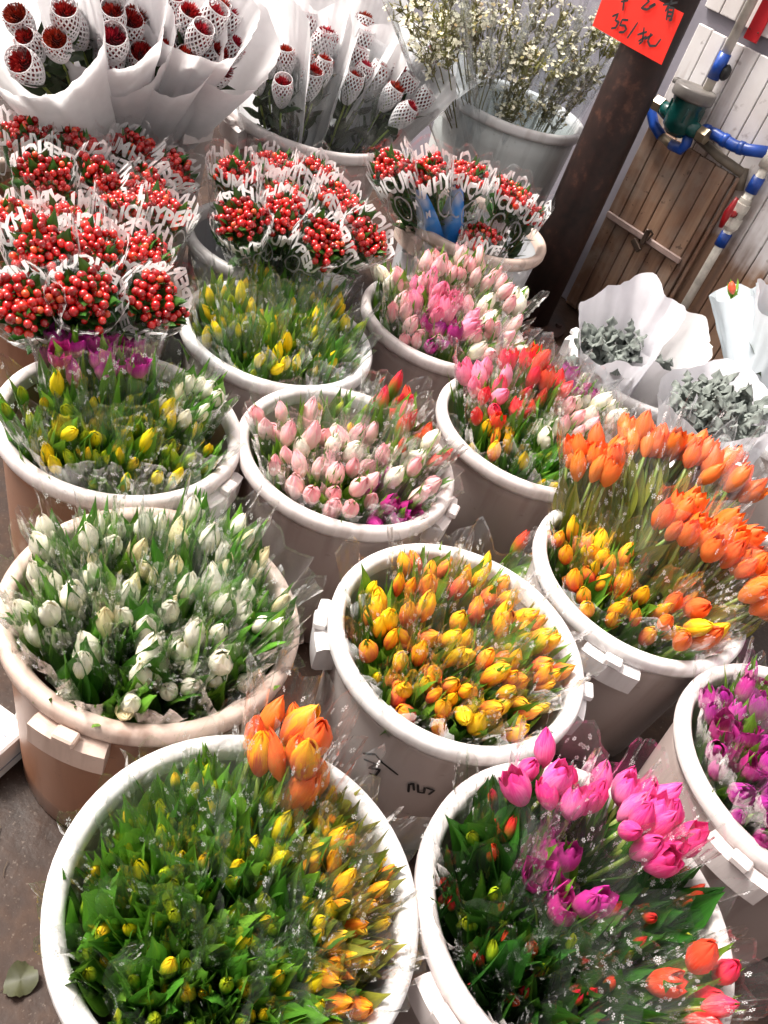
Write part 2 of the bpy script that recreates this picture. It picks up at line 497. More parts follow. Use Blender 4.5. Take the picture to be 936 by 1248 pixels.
def text_mesh(s, size, bold=.0):
    cu = bpy.data.curves.new('txt', 'FONT'); cu.body = s; cu.size = size; cu.offset = bold; cu.resolution_u = 2
    o = bpy.data.objects.new('txt', cu); COL.objects.link(o)
    dg = bpy.context.evaluated_depsgraph_get()
    me = bpy.data.meshes.new_from_object(o.evaluated_get(dg))
    v = [tuple(x.co) for x in me.vertices]; f = [tuple(p.vertices) for p in me.polygons]
    bpy.data.objects.remove(o); bpy.data.curves.remove(cu); bpy.data.meshes.remove(me)
    x0 = min(p[0] for p in v); x1 = max(p[0] for p in v)
    return [(p[0] - x0, p[1]) for p in v], f, x1 - x0


# ------------------------------------------------------------------ flowers


def lerp_prof(p, v):
    for (a, x), (b, y) in zip(p, p[1:]):
        if v <= b:
            k = (v - a) / (b - a); k = k * k * (3 - 2 * k); return x + (y - x) * k
    return p[-1][1]


def tulip_head(kind, seed):
    """six petals in two whorls; origin at the base of the cup"""
    R = random.Random(seed); mb = MB()
    cfg = dict(bud=(.056, .0108, .05, 1.0), closed=(.066, .0172, .06, 1.02), plump=(.061, .0192, .16, 1.0), cup=(.063, .0205, .55, 1.0), open=(.055, .026, .95, 1.05), slim=(.070, .0138, .05, 1.0))[kind]
    h, rm, topr, wk = cfg
    h *= 1.17 * R.uniform(.92, 1.08); rm *= .93 * R.uniform(.92, 1.08)
    prof = [(0, .22), (.12, .66), (.36, 1.0), (.62, .93 + .05 * topr), (.84, .5 + .42 * topr), (1, topr)]
    whorls = [(0, 3, 1.0, 1.0), (pi / 3, 3, 1.05, .96)]
    if kind == 'open': whorls = [(0, 3, .62, .85), (pi / 5, 4, .82, .93), (pi / 3, 4, 1.05, .98)]
    for off, n, rs, hs in whorls:
        for k in range(n):
            th = off + 2 * pi * k / n + R.uniform(-.09, .09); hh = h * hs * R.uniform(.95, 1.06); lean = R.uniform(-.001, .003) * (1 + 2 * topr); rr = R.random()
            flare = R.uniform(-.12, .35) * (topr + .12); rip = R.uniform(0, 6.28)

            def fn(u, v, th=th, rs=rs, hh=hh, rr=rr, lean=lean, flare=flare, rip=rip):
                U = u * 2 - 1
                w = (sin(pi * min(1, v * .62 + .16)) ** .7) * (1 - max(0, v - .72) / .28 * .0)
                w *= (1 - max(0, (v - .5) / .5) ** 1.9) ** .8 if v < 1 else 0.0
                half = 1.12 * max(w, .02)
                r = rm * rs * lerp_prof(prof, v) * (1 + flare * v ** 3) + lean * v
                r *= (1 - .10 * U * U * (v < .97)) + .03 * sin(rip + 7 * U + 4 * v) * v
                a = th + U * half
                return (r * cos(a), r * sin(a), hh * (v ** .92) - .0022 * U * U * v), (U, v, rr)
            mb.grid(fn, 4, 8)
    if kind != 'open':
        mb.lathe([(rm * .62, h * .35), (rm * .6, h * .6), (rm * .38, h * .78), (0.0002, h * .92)], 8)
        for i in range(len(mb.v) - 32, len(mb.v)): mb.pv[i] = (.2, min(1, mb.v[i][2] / h), .5)
    return mb


def leaf(mb, base, az, L, W, tilt, curl, r, m=0, fold=.35, n=8, twist=0):
    """lance-shaped leaf rising from base, leaning towards az"""
    d = Vector((cos(az), sin(az), 0)); side = Vector((-sin(az), cos(az), 0)); p = Vector(base); a = tilt; pts = []
    for j in range(n + 1):
        pts.append((p.copy(), a)); p = p + (d * sin(a) + Vector((0, 0, 1)) * cos(a)) * (L / n); a += curl / n

    def fn(u, v):
        j = min(n, int(round(v * n))); q, a = pts[j]; U = u * 2 - 1
        w = W * .5 * (sin(pi * (v * .80 + .2)) ** .8 * (1 - v ** 5) + .12 * (1 - v) + .01)
        nrm = d * cos(a) - Vector((0, 0, 1)) * sin(a)
        s2 = side * cos(twist * v) + nrm * sin(twist * v)
        return q + s2 * (U * w) - nrm * (abs(U) ** 1.5 * w * fold * -1), (U, v, r)
    mb.grid(fn, 4, n, m)


def tulip_body(seed, style):
    """stem and leaves; origin at the base of the flower, stem going down"""
    R = random.Random(seed); mb = MB(); SL = .34
    b = R.uniform(-.012, .012); c = R.uniform(-.012, .012)
    mb.tube([(b * (k / 6) * 2, c * (k / 6) * 2, .002 - SL * k / 6) for k in range(7)], [.0036 + .0012 * k / 6 for k in range(7)], 6, 1, r=R.random())
    az = R.uniform(0, 6.28)
    spec = dict(plain=(4, .24, .300, .035, .14), tall=(5, .23, .300, .043, .16), hug=(5, .20, .254, .032, .15), low=(4, .28, .25, .036, .13), bushy=(6, .22, .286, .044, .19))[style]
    n, z0, L, W, TL = spec
    for k in range(n):
        zz = -z0 + .06 * k + R.uniform(-.02, .02); zz = min(zz, -.05); LL = max(.12, L * R.uniform(.8, 1.06) + (-z0 - zz))
        leaf(mb, (0, 0, zz), az + k * 2.3 + R.uniform(-.4, .4), LL, W * R.uniform(.75, 1.25), R.uniform(.02, TL), R.uniform(-.3, .3), R.random(), 0, R.uniform(.2, .7), 8, R.uniform(-.7, .7))
    return mb


LEAFMATS = {'g': ['tulip_leaf', 'tulip_stem'], 'd': ['tulip_leaf_dark', 'tulip_stem'], 'o': ['tulip_leaf_olive', 'tulip_stem'], 'k': ['tulip_leaf_deep', 'tulip_stem']}
BODY = {}
for st in ('plain', 'tall', 'hug', 'low', 'bushy'):
    for lm in LEAFMATS:
        BODY[st, lm] = [tulip_body(hash((st, k)) % 1000 if 0 else 100 + 7 * k + len(st), st).mesh('tulip', LEAFMATS[lm]) for k in range(5)]
HEAD = {}


def heads(shape, mat):
    if (shape, mat) not in HEAD:
        HEAD[shape, mat] = [tulip_head(shape, 3 + 5 * k).mesh('flower_head', mat) for k in range(3)]
    return HEAD[shape, mat]


# kind -> (description, list of (shape, material, weight), body style, leaf mats, number, radius)
KINDS = {
    'yellow': ('bright yellow tulip', [('slim', 'petal_yellow', 3), ('bud', 'petal_yellow_bud', 4), ('bud', 'petal_green_bud', 3)], 'plain', 'g'),
    'yellow_bud': ('green and yellow tight tulip bud', [('bud', 'petal_yellow_bud', 3), ('bud', 'petal_green_bud', 5), ('slim', 'petal_yellow', 1)], 'hug', 'd'),
    'green_bud': ('mostly green tulip bud', [('bud', 'petal_green_bud', 5), ('bud', 'petal_yellow_bud', 2)], 'bushy', 'd'),
    'amber': ('amber and yellow tulip bud', [('slim', 'petal_amber', 4), ('bud', 'petal_yellow_bud', 2)], 'hug', 'o'),
    'flame': ('yellow and orange flamed tulip', [('closed', 'petal_flame', 3), ('slim', 'petal_flame', 2), ('closed', 'petal_blush', 3), ('plump', 'petal_blush', 1), ('bud', 'petal_yellow_bud', 1)], 'plain', 'g'),
    'orange': ('tall vivid orange tulip', [('closed', 'petal_orange', 4), ('cup', 'petal_orange', 3)], 'low', 'o'),
    'orange_flame': ('orange tulip edged in yellow', [('closed', 'petal_flame', 1), ('slim', 'petal_orange', 1), ('closed', 'petal_orange', 2)], 'low', 'g'),
    'white': ('white tulip with green leaves', [('closed', 'petal_white', 4), ('plump', 'petal_white', 2), ('slim', 'petal_cream', 2)], 'tall', 'd'),
    'white_pink': ('white and blush tulip', [('plump', 'petal_white', 3), ('closed', 'petal_pale_pink', 2)], 'plain', 'g'),
    'pale_pink': ('pale pink tulip', [('closed', 'petal_pale_pink', 4), ('plump', 'petal_pale_pink', 2)], 'plain', 'g'),
    'pink': ('rose pink tulip', [('closed', 'petal_pink', 3), ('cup', 'petal_pink', 3)], 'plain', 'g'),
    'hot_pink': ('large hot pink tulip', [('closed', 'petal_hot_pink', 4), ('cup', 'petal_hot_pink', 2)], 'low', 'k'),
    'purple': ('magenta purple tulip', [('open', 'petal_purple', 2), ('cup', 'petal_purple', 3), ('closed', 'petal_purple', 1)], 'plain', 'g'),
    'coral': ('coral red tulip', [('cup', 'petal_coral', 2), ('closed', 'petal_coral', 3)], 'plain', 'g'),
    'red_bud': ('red tipped green tulip bud', [('bud', 'petal_red_bud', 2), ('bud', 'petal_green_bud', 1)], 'bushy', 'k'),
    'red_olive': ('reddish tulip bud with olive leaves', [('slim', 'petal_red_bud', 3), ('bud', 'petal_coral', 1)], 'plain', 'g'),
}

# ------------------------------------------------------------------ sleeves


def sleeve_fn(H, r0, r1, seed, edge=.05, amp=.010, flare=.0, back=0.0, crisp=False):
    R = random.Random(seed)
    hs = [(R.choice((2, 3, 4, 5, 6)), R.uniform(0, 6.28), R.uniform(.4, 1)) for _ in range(4)]
    hf = [(R.choice((9, 11, 13, 17)), R.uniform(0, 6.28), R.uniform(.3, .7)) for _ in range(3)]
    jo = R.uniform(0, 50); jit = amp * .35
    es = [(R.choice((3, 4, 5, 7)), R.uniform(0, 6.28), R.uniform(.3, 1)) for _ in range(3)]

    def fn(u, v):
        th = 2 * pi * u
        e = sum(w * (2 / pi) * math.asin(sin(k * th + p)) for k, p, w in es) / 2
        hh = H * (1 + 0) + edge * e + back * cos(th)
        z = hh * v
        t = z / H
        r = r0 + (r1 - r0) * max(0, t) ** .85 + flare * max(0, t - .8) ** 1.5 * 5
        a = amp * (.25 + .75 * t * t)
        tri = (lambda q: (2 / pi) * math.asin(sin(q))) if crisp else sin
        r += a * (sum(w * tri(k * th + p + 2.2 * t * (1 if i % 2 else -1)) for i, (k, p, w) in enumerate(hs)) * .45 + sum(w * tri(k * th + p + 3 * t) for k, p, w in hf) * (.22 if crisp else .5) * t)
        nv = noise.noise(Vector((r * cos(th) * 45, r * sin(th) * 45, z * 12 + jo)))
        r += jit * abs(nv) * 3 * (.3 + .7 * t)
        return Vector((r * cos(th), r * sin(th), z)), (u, v, t)
    return fn


def stamp_flowers(mb, fn, R, n, vmin, size, m=1):
    for _ in range(n):
        u = R.random(); v = R.uniform(vmin, .97); p, _a = fn(u, v); px, _a = fn((u + .01) % 1, v); pz, _a = fn(u, min(1, v + .02))
        x = (px - p).normalized(); y = (pz - p).normalized(); nn = x.cross(y).normalized() * .0012; a0 = R.uniform(0, 6.28); s = size * R.uniform(.7, 1.2)
        for q in range(6):
            a = a0 + q * pi / 3
            d = x * cos(a) + y * sin(a); e = x * -sin(a) + y * cos(a)
            ids = [mb.vert(p + nn + d * s * k1 + e * s * k2, (0, 0, 0)) for k1, k2 in ((.18, 0), (.62, -.2), (1, 0), (.62, .2))]
            mb.face(ids, m)


def clear_sleeve(seed, H, r0, r1, prints=85, edge=.05, amp=.013, mat='cellophane', flare=.015, vmin=.72):
    mb = MB(); fn = sleeve_fn(H, r0, r1, seed, edge, amp, flare); mb.grid(fn, 56, 12, 0, close=True)
    if prints: stamp_flowers(mb, fn, random.Random(seed + 9), prints, vmin, .0052)
    return mb.mesh('cellophane_sleeve', [mat, 'print_white'])


SLEEVES = [clear_sleeve(20 + k, 1.0 * .46, .026, .066) for k in range(7)]
HAZY = [clear_sleeve(60 + k, .46, .026, .068, 16, mat='cellophane_hazy', edge=.03) for k in range(3)]

COUNT = {}


class Pail:
    def __init__(s, c, R, z, phrase):
        s.c = Vector((c[0], c[1], 0)); s.R = R; s.z = z; s.phrase = phrase


ORD = ['first', 'second', 'third', 'fourth', 'fifth', 'sixth', 'seventh']


def place_axis(pail, px, py, zr, rb, lean=.35, clamp=None):
    H = at(px, py, RIMZ + zr); off = Vector((H.x - pail.c.x, H.y - pail.c.y, 0))
    lim = (pail.R - .032 - rb * 1.08) if clamp is None else clamp
    z0 = .05; f = (pail.z - z0) / (H.z - z0)
    cross = off * (lean + (1 - lean) * min(1, f))
    if cross.length > lim and zr < .055:
        off *= lim / cross.length; H = pail.c + off + Vector((0, 0, H.z))
        b = pail.c + off * lean
    else:
        # let a tall bouquet lean out over the rim: pull the foot in until it clears
        b = pail.c + off * lean; lm = pail.R - .03 - rb * .5
        for _ in range(20):
            x = (b - pail.c) + (off - (b - pail.c)) * f; x.z = 0
            if x.length <= lm: break
            b = b - off * .12
        if (b - pail.c).length > pail.R * .65: b = pail.c + (b - pail.c).normalized() * pail.R * .65
    b = Vector((b.x, b.y, z0)); return b, H


HS = {'yellow_bud': .76, 'green_bud': .74, 'amber': .78, 'flame': .84, 'white': .87, 'red_bud': .8, 'purple': .82, 'pale_pink': .9, 'yellow': .88, 'white_pink': .92, 'coral': .9, 'hot_pink': .95}


def tulip_bouquet(pail, kind, px, py, zr, n=8, rb=.052, label='', group='', extra=(), hazy=False, sleeve=True):
    desc, mix, style, lm = KINDS[kind]; R = random.Random(int(px * 7 + py * 13))
    b, H = place_axis(pail, px, py, zr, rb); ax = H - b; L = ax.length
    root = empty('tulip_bouquet', b, axis_frame(ax, R.uniform(0, 6.28)))
    tag(root, label, 'bouquet', group)
    pool = [x for x in mix for _ in range(x[2])]
    pts = []
    for k in range(n):
        best = None
        for _ in range(14):
            rr = rb * sqrt(R.random()); a = R.uniform(0, 6.28); q = (rr * cos(a), rr * sin(a))
            dmin = min([hypot(q[0] - w[0], q[1] - w[1]) for w in pts] or [9])
            if best is None or dmin > best[0]: best = (dmin, q)
        pts.append(best[1])
    for (x, y) in pts:
        shape, pm, _w = R.choice(pool)
        z = L - .028 + .012 * (1 - (x * x + y * y) / (rb * rb)) + R.uniform(-.016, .016)
        if kind in ('white', 'green_bud', 'yellow_bud', 'red_bud'): z += R.uniform(-.03, .012)
        foot = Vector((x * .3, y * .3, 0)); d = (Vector((x, y, z)) - foot).normalized()
        d = (d + Vector((R.gauss(0, .13), R.gauss(0, .13), 0))).normalized()
        rot = axis_frame(d, R.uniform(0, 6.28)); sc = R.uniform(.9, 1.1); m = (rot @ Matrix.Scale(sc, 3)).to_4x4(); m.translation = (x, y, z)
        tp = link('tulip', R.choice(BODY[style, lm]), root, m)
        hd = link('flower_head', R.choice(heads(shape, pm)), tp)
        hd.matrix_local = Matrix.Rotation(R.gauss(0, .24), 4, 'X') @ Matrix.Scale(R.uniform(.86, 1.1) * HS.get(kind, 1), 4)
    if sleeve:
        me = R.choice(HAZY if hazy else SLEEVES)
        k = (L + .045 + R.uniform(0, .03)) / .46; rs = (rb + .012) / .066
        w = link('cellophane_sleeve', me, root, Matrix.Diagonal((rs, rs, k, 1)) @ Matrix.Rotation(R.uniform(0, 6.28), 4, 'Z'))
    return root


# ------------------------------------------------------------------ pails


def pail(px_handles, c, R, z, mats, label, phrase, zf=0.0, hsize=1.0):
    """tapered plastic pail; px_handles = photo pixels of the lugs (their bearing is what counts)"""
    P = Pail(c, R, z, phrase); root = empty('flower_bucket', (c[0], c[1], zf)); tag(root, label, 'bucket', 'plastic flower buckets')
    h = z - zf; body = MB(); Ro = R - .014; rb = R * .80

    def ro(zz): return rb + (Ro - rb) * zz / h
    prof = [(rb - .012, 0.0), (rb, .006)] + [(ro(h * k / 6), h * k / 6) for k in range(1, 6)] + [(ro(h - .03), h - .03), (Ro - .006, h - .03), (Ro - .006, h - .006)]
    inner = [(Ro - .010, h - .006), (ro(h * .5) - .006, h * .5), (rb - .006, .012)]
    body.lathe(prof, 64, 0, caps=(True, False)); body.lathe(inner, 64, 0, caps=(False, True))
    body.build('bucket_body', mats[0], root)
    rim = MB(); q = []
    for k in range(15):
        a = -pi * .55 + 2 * pi * k / 14 * .86
        q.append((R - .012 + .012 * cos(a), h - .012 + .013 * sin(a)))
    rim.lathe([(Ro - .012, h - .028)] + [(Ro - .004, h - .034)] + [(R - .005, h - .034), (R, h - .024), (R, h - .008), (R - .004, h - .001), (R - .010, h + .001), (R - .020, h - .001), (R - .026, h - .008), (R - .027, h - .03)], 72)
    rim.build('rim', mats[1], root)
    for (hx, hy) in px_handles:
        p = at(hx, hy, z - .04); a = atan2(p.y - c[1], p.x - c[0]); mb = MB(); rot = Matrix.Rotation(a, 3, 'Z'); s = hsize
        # curved lug hugging the pail below the rim, with a small raised tab and two bolt holes
        w = .11 * s / R
        def lug(u, v, w=w):
            A = a + (u - .5) * w * (1 - .12 * (v > .8)); zz = h - .036 - .045 * s * min(1, max(0, (v - .15) / .7))
            out = R + (.018 if .1 < v < .9 else -.012) * s; return (out * cos(A), out * sin(A), zz), (u, v, .5)
        bs = len(mb.v); NU = 8; rings = []
        for i in range(NU + 1):
            A = a + (i / NU - .5) * w; ring = []
            for (rr, zz) in ((R - .02, h - .034), (R + .006 * s, h - .032), (R + .018 * s, h - .038), (R + .016 * s, h - .038 - .045 * s), (R + .008 * s, h - .043 - .045 * s), (R - .03, h - .043 - .045 * s)):
                ring.append(mb.vert((rr * cos(A), rr * sin(A), zz), (0, 0, .5)))
            rings.append(ring)
        for i in range(NU):
            for j in range(5): mb.face((rings[i][j], rings[i + 1][j], rings[i + 1][j + 1], rings[i][j + 1]))
        mb.face(rings[0]); mb.face(rings[-1][::-1])
        mb.box(rot @ Vector((R + .012, 0, h - .026)), (.022, .034 * s, .016), rot, bev=.003)
        mb.build('handle', mats[1], root, smooth=False)
    P.root = root; P.h = h; P.zf = zf; P.ro = ro; return P


WHITE = ('pail_white', 'rim_white'); ROSE = ('pail_rose', 'rim_rose'); BROWN = ('pail_brown', 'rim_brown')


def fill(P, rows, group, hz=0.0):
    """rows: list of (row name, [(kind, px, py, zr, n, rb), ...]) listed from left to right"""
    for name, items in rows:
        kinds = {}
        for it in items: kinds[it[0]] = kinds.get(it[0], 0) + 1
        seen = {}
        for it in items:
            kind, px, py, zr = it[:4]; n = it[4] if len(it) > 4 else 8; rb = it[5] if len(it) > 5 else .052
            seen[kind] = seen.get(kind, 0) + 1
            if kinds[kind] == 1: where = name
            elif kinds[kind] == 2: where = '%s of two in %s' % (('leftmost', 'rightmost')[seen[kind] - 1], name)
            else: where = '%s from left in %s' % (ORD[seen[kind] - 1], name)
            lab = '%s bouquet, %s, %s' % (KINDS[kind][0], where, P.phrase)
            tulip_bouquet(P, kind, px, py, zr, n, rb, lab, group, hazy=(RND.random() < hz))


# front left: green and yellow buds
B1 = pail([(300, 1330)], (.0106, .501), .23, .40, WHITE, 'white bucket crammed with green and yellow tulip buds in the front left corner', 'bud bucket')
fill(B1, [('back edge', [('yellow_bud', 215, 955, .0, 8), ('green_bud', 285, 945, -.01, 8), ('orange_flame', 350, 905, .075, 9, .048), ('orange_flame', 398, 893, .03, 6, .04), ('amber', 425, 975, -.005, 8)]),
          ('second row', [('yellow_bud', 130, 1030, -.005, 8), ('green_bud', 205, 1030, 0, 8), ('green_bud', 290, 1025, 0, 8), ('yellow_bud', 375, 1040, 0, 8), ('amber', 460, 1055, -.005, 8)]),
          ('third row', [('green_bud', 120, 1110, 0, 8), ('green_bud', 205, 1115, 0, 8), ('yellow_bud', 290, 1110, 0, 8), ('yellow_bud', 375, 1120, 0, 8), ('amber', 455, 1135, 0, 8)]),
          ('fourth row', [('green_bud', 145, 1190, 0, 8), ('yellow_bud', 230, 1200, 0, 8), ('green_bud', 310, 1205, 0, 8), ('yellow_bud', 390, 1210, 0, 8), ('amber', 455, 1205, 0, 8)]),
          ('front edge', [('yellow_bud', 205, 1265, 0, 8), ('green_bud', 290, 1285, 0, 8), ('yellow_bud', 370, 1280, 0, 8)])], 'tulip bouquets in bud bucket', .12)

# front right: pink above dark leaves
B2 = pail([(560, 1230)], (.446, .652), .23, .40, ROSE, 'scuffed bucket of pink tulips and dark green leaves in front right corner', 'pink bucket')
fill(B2, [('back edge', [('red_bud', 600, 970, .02, 5), ('hot_pink', 668, 955, .085, 8, .045), ('hot_pink', 765, 985, .085, 10, .055)]),
          ('second row', [('red_bud', 565, 1040, .02, 5), ('red_bud', 630, 1030, -.02, 5), ('purple', 695, 1075, .04, 7, .045), ('hot_pink', 805, 1015, .07, 6, .042), ('red_bud', 860, 1090, .01, 5)]),
          ('third row', [('red_bud', 570, 1120, .0, 5), ('red_bud', 650, 1130, 0, 5), ('red_bud', 770, 1110, -.03, 5), ('red_bud', 800, 1180, -.03, 5), ('coral', 878, 1200, .04, 3, .03)]),
          ('front edge', [('red_bud', 600, 1195, .0, 5), ('red_bud', 680, 1215, -.01, 5), ('red_bud', 740, 1250, -.02, 5), ('coral', 890, 1255, .0, 3, .035), ('red_bud', 650, 1270, 0, 5)])], 'tulip bouquets in pink bucket', .1)

# right edge: magenta
B3 = pail([(880, 1080)], (.835, 1.055), .23, .40, ROSE, 'bucket of magenta purple tulips cut by the right edge of the photo', 'magenta bucket')
fill(B3, [('back edge', [('purple', 885, 855, .03, 7), ('purple', 935, 850, .03, 7), ('purple', 1000, 870, .02, 7)]),
          ('middle row', [('purple', 875, 920, .03, 7), ('purple', 930, 930, .03, 7), ('purple', 990, 940, .02, 7)]),
          ('front edge', [('purple', 905, 985, .02, 7), ('purple', 955, 1005, .02, 7), ('purple', 1010, 1010, .02, 7)])], 'tulip bouquets in magenta bucket', .2)

# centre: flame tulips
B4 = pail([(388, 762), (733, 855)], (.202, 1.047), .23, .40, WHITE, 'clean white bucket of yellow and orange tulips with black marker writing', 'centre bucket')
fill(B4, [('back edge', [('flame', 455, 735, .0, 7), ('flame', 520, 705, .0, 7), ('flame', 590, 705, .0, 7)]),
          ('second row', [('flame', 470, 800, .0, 7), ('flame', 540, 775, .01, 7), ('flame', 610, 765, .0, 7), ('flame', 672, 765, .0, 7)]),
          ('third row', [('flame', 505, 850, .0, 7), ('flame', 570, 830, .01, 7), ('flame', 635, 825, .0, 7), ('flame', 688, 820, .0, 6)]),
          ('front edge', [('flame', 560, 880, .0, 6), ('flame', 620, 880, .0, 7)])], 'flame tulip bouquets in centre bucket', .0)

# right: tall orange tulips
B5 = pail([(745, 805)], (.535, 1.398), .23, .40, WHITE, 'white bucket with tall orange tulips rising over yellow ones', 'orange bucket')
fill(B5, [('tall back rank', [('orange', 722, 560, .13, 12, .05), ('orange', 780, 535, .14, 12, .05), ('orange', 845, 560, .15, 12, .055), ('orange', 890, 585, .13, 12, .05)]),
          ('tall right rank', [('orange', 835, 640, .12, 12, .05), ('orange', 885, 665, .12, 12, .05), ('orange', 925, 715, .10, 12, .05)]),
          ('left edge', [('flame', 700, 665, .0, 8, .05), ('flame', 738, 690, .0, 9, .05), ('flame', 725, 725, .0, 8, .048)]),
          ('front edge', [('flame', 780, 750, .0, 8, .05), ('orange_flame', 838, 765, .02, 7, .05), ('flame', 890, 770, .0, 7, .05)])], 'tulip bouquets in orange bucket', .1)

# left: white tulips
B6 = pail([(88, 893)], (-.275, .866), .23, .40, BROWN, 'brown stained bucket of white tulips standing at the left edge', 'white tulip bucket')
fill(B6, [('back edge', [('white', 85, 650, .05, 4), ('white', 150, 650, .05, 4), ('white', 215, 650, .04, 4), ('white', 265, 650, .05, 4)]),
          ('second row', [('white', 40, 725, .05, 4), ('white', 110, 710, .05, 4), ('white', 185, 710, .05, 4), ('white', 250, 705, .05, 4), ('white', 320, 705, .05, 4)]),
          ('third row', [('white', 75, 780, .04, 4), ('white', 150, 775, .04, 4), ('white', 220, 770, .04, 4), ('white', 290, 765, .04, 4), ('white', 335, 765, .03, 4)]),
          ('front edge', [('white', 120, 830, .02, 4), ('white', 190, 840, .02, 4), ('white', 260, 830, .02, 4), ('white', 310, 805, .02, 4)])], 'white tulip bouquets', .15)

# middle: pink and white
B7 = pail([(548, 628)], (-.111, 1.424), .23, .40, ROSE, 'pinkish bucket of pale pink and white tulips in the middle', 'pale pink bucket')
fill(B7, [('back edge', [('pale_pink', 345, 512, .03, 6), ('yellow_bud', 415, 495, .04, 6), ('red_olive', 485, 490, .05, 6)]),
          ('middle row', [('pale_pink', 345, 565, .02, 6), ('white_pink', 398, 545, .02, 6), ('pale_pink', 450, 545, .02, 6), ('red_olive', 505, 545, .03, 6), ('white_pink', 535, 550, .03, 6)]),
          ('front edge', [('pale_pink', 385, 605, .0, 6), ('pale_pink', 430, 600, .01, 6), ('purple', 475, 612, .0, 6), ('white_pink', 505, 585, .02, 6)])], 'tulip bouquets in pale pink bucket', .25)

# left behind: yellow, white
B8 = pail([(275, 600)], (-.526, 1.258), .23, .40, ('pail_brown', 'rim_rose'), 'brown tinged bucket of yellow and green tulips against left edge', 'mixed yellow bucket')
fill(B8, [('back edge', [('purple', 92, 432, .11, 8), ('purple', 148, 436, .10, 8), ('white', 208, 462, .07, 6)]),
          ('middle row', [('yellow', 50, 497, .07, 7), ('yellow_bud', 115, 505, .03, 8), ('yellow_bud', 170, 500, .04, 8), ('white', 235, 490, .05, 6)]),
          ('front edge', [('yellow', 85, 560, .01, 7), ('yellow_bud', 140, 555, .02, 8), ('yellow', 190, 560, .01, 7), ('yellow', 240, 550, .01, 7)])], 'tulip bouquets in mixed yellow bucket', .3)

# middle right: red, pink, yellow
B9 = pail([], (.25, 1.775), .23, .40, ROSE, 'bucket of mixed red, pink and yellow tulips behind the orange tulips', 'mixed red bucket')
fill(B9, [('back edge', [('pink', 592, 462, .07, 7), ('coral', 638, 445, .09, 8), ('coral', 668, 470, .08, 7), ('purple', 705, 475, .06, 6)]),
          ('middle row', [('coral', 605, 495, .05, 6), ('red_olive', 650, 500, .03, 7), ('pale_pink', 700, 508, .05, 6), ('white_pink', 738, 500, .05, 7)]),
          ('front edge', [('flame', 600, 538, .01, 6), ('green_bud', 645, 545, .01, 8), ('yellow_bud', 660, 570, .0, 7), ('white_pink', 690, 540, .03, 6)])], 'tulip bouquets in mixed red bucket', .2)

# back left: yellow
B10 = pail([], (-.385, 1.765), .23, .40, WHITE, 'white bucket of yellow tulips in speckled sleeves below the red berries', 'yellow bucket')
fill(B10, [('back edge', [('yellow', 275, 360, .04, 9), ('yellow_bud', 330, 345, .05, 9), ('yellow_bud', 385, 355, .05, 9)]),
           ('middle row', [('yellow', 262, 400, .02, 8), ('yellow', 310, 395, .04, 9), ('yellow_bud', 360, 390, .04, 9), ('yellow', 410, 390, .03, 9)]),
           ('front edge', [('yellow_bud', 295, 440, .0, 9), ('yellow', 345, 430, .02, 9), ('yellow_bud', 395, 440, .0, 9), ('yellow_bud', 430, 425, .0, 8)])], 'tulip bouquets in yellow bucket', .45)

# back middle: pinks
B11 = pail([], (-.035, 2.13), .23, .40, ROSE, 'bucket of pink and white tulips next to the foot of the post', 'rosy bucket')
fill(B11, [('back edge', [('white_pink', 490, 345, .06, 7), ('pale_pink', 530, 330, .08, 8), ('pale_pink', 580, 330, .10, 9), ('white_pink', 620, 365, .06, 7)]),
           ('middle row', [('pale_pink', 480, 385, .03, 7), ('pink', 525, 365, .07, 9), ('pink', 550, 385, .06, 8), ('white_pink', 588, 385, .07, 8)]),
           ('front edge', [('pale_pink', 500, 415, .01, 7), ('purple', 540, 405, .03, 7), ('white_pink', 575, 415, .03, 8), ('white_pink', 610, 410, .03, 8)])], 'tulip bouquets in rosy bucket', .2)

# marker writing on the centre bucket
mb = MB()


def on_cone(P, px, py):
    d = ray(px, py); lo = None; k = .6
    while k < 3:
        p = CAM + d * k; zz = p.z - P.zf
        if 0 < zz < P.h - .03 and hypot(p.x - P.c.x, p.y - P.c.y) < P.ro(zz) + .0015: return p
        k += .0008
    return None


def stroke(mb, pts, w, nrm_fn, m=0):
    pts = [p for p in pts if p is not None]
    ids = []
    for i, p in enumerate(pts):
        d = (pts[min(i + 1, len(pts) - 1)] - pts[max(i - 1, 0)]).normalized(); n = nrm_fn(p); s = n.cross(d).normalized()
        ww = w * (.75 if i in (0, len(pts) - 1) else 1); ids.append((mb.vert(p + s * ww + n * .001), mb.vert(p - s * ww + n * .001)))
    for a, b in zip(ids, ids[1:]): mb.face((a[0], b[0], b[1], a[1]), m)


def dens(pts, k=5):
    out = []
    for a, b in zip(pts, pts[1:]):
        for i in range(k): out.append((a[0] + (b[0] - a[0]) * i / k, a[1] + (b[1] - a[1]) * i / k))
    return out + [pts[-1]]


for st in ([(200, 178), (270, 182), (310, 230), (400, 300)], [(205, 210), (275, 238), (232, 262), (298, 268), (272, 302), (235, 290)], [(462, 350), (458, 398)], [(462, 355), (486, 346), (490, 388)],
           [(512, 352), (514, 398), (545, 402), (552, 372)], [(560, 372), (604, 388), (572, 412)]):
    stroke(mb, [on_cone(B4, 400 + x / 4.68, 880 + y / 4.68) for x, y in dens(st)], .0022, lambda p: Vector((p.x - B4.c.x, p.y - B4.c.y, 0)).normalized())
for i, q in enumerate(mb.v): mb.v[i] = (q[0] - B4.c.x, q[1] - B4.c.y, q[2])
mb.build('handwriting', 'ink', B4.root)

# ------------------------------------------------------------------ hypericum berries


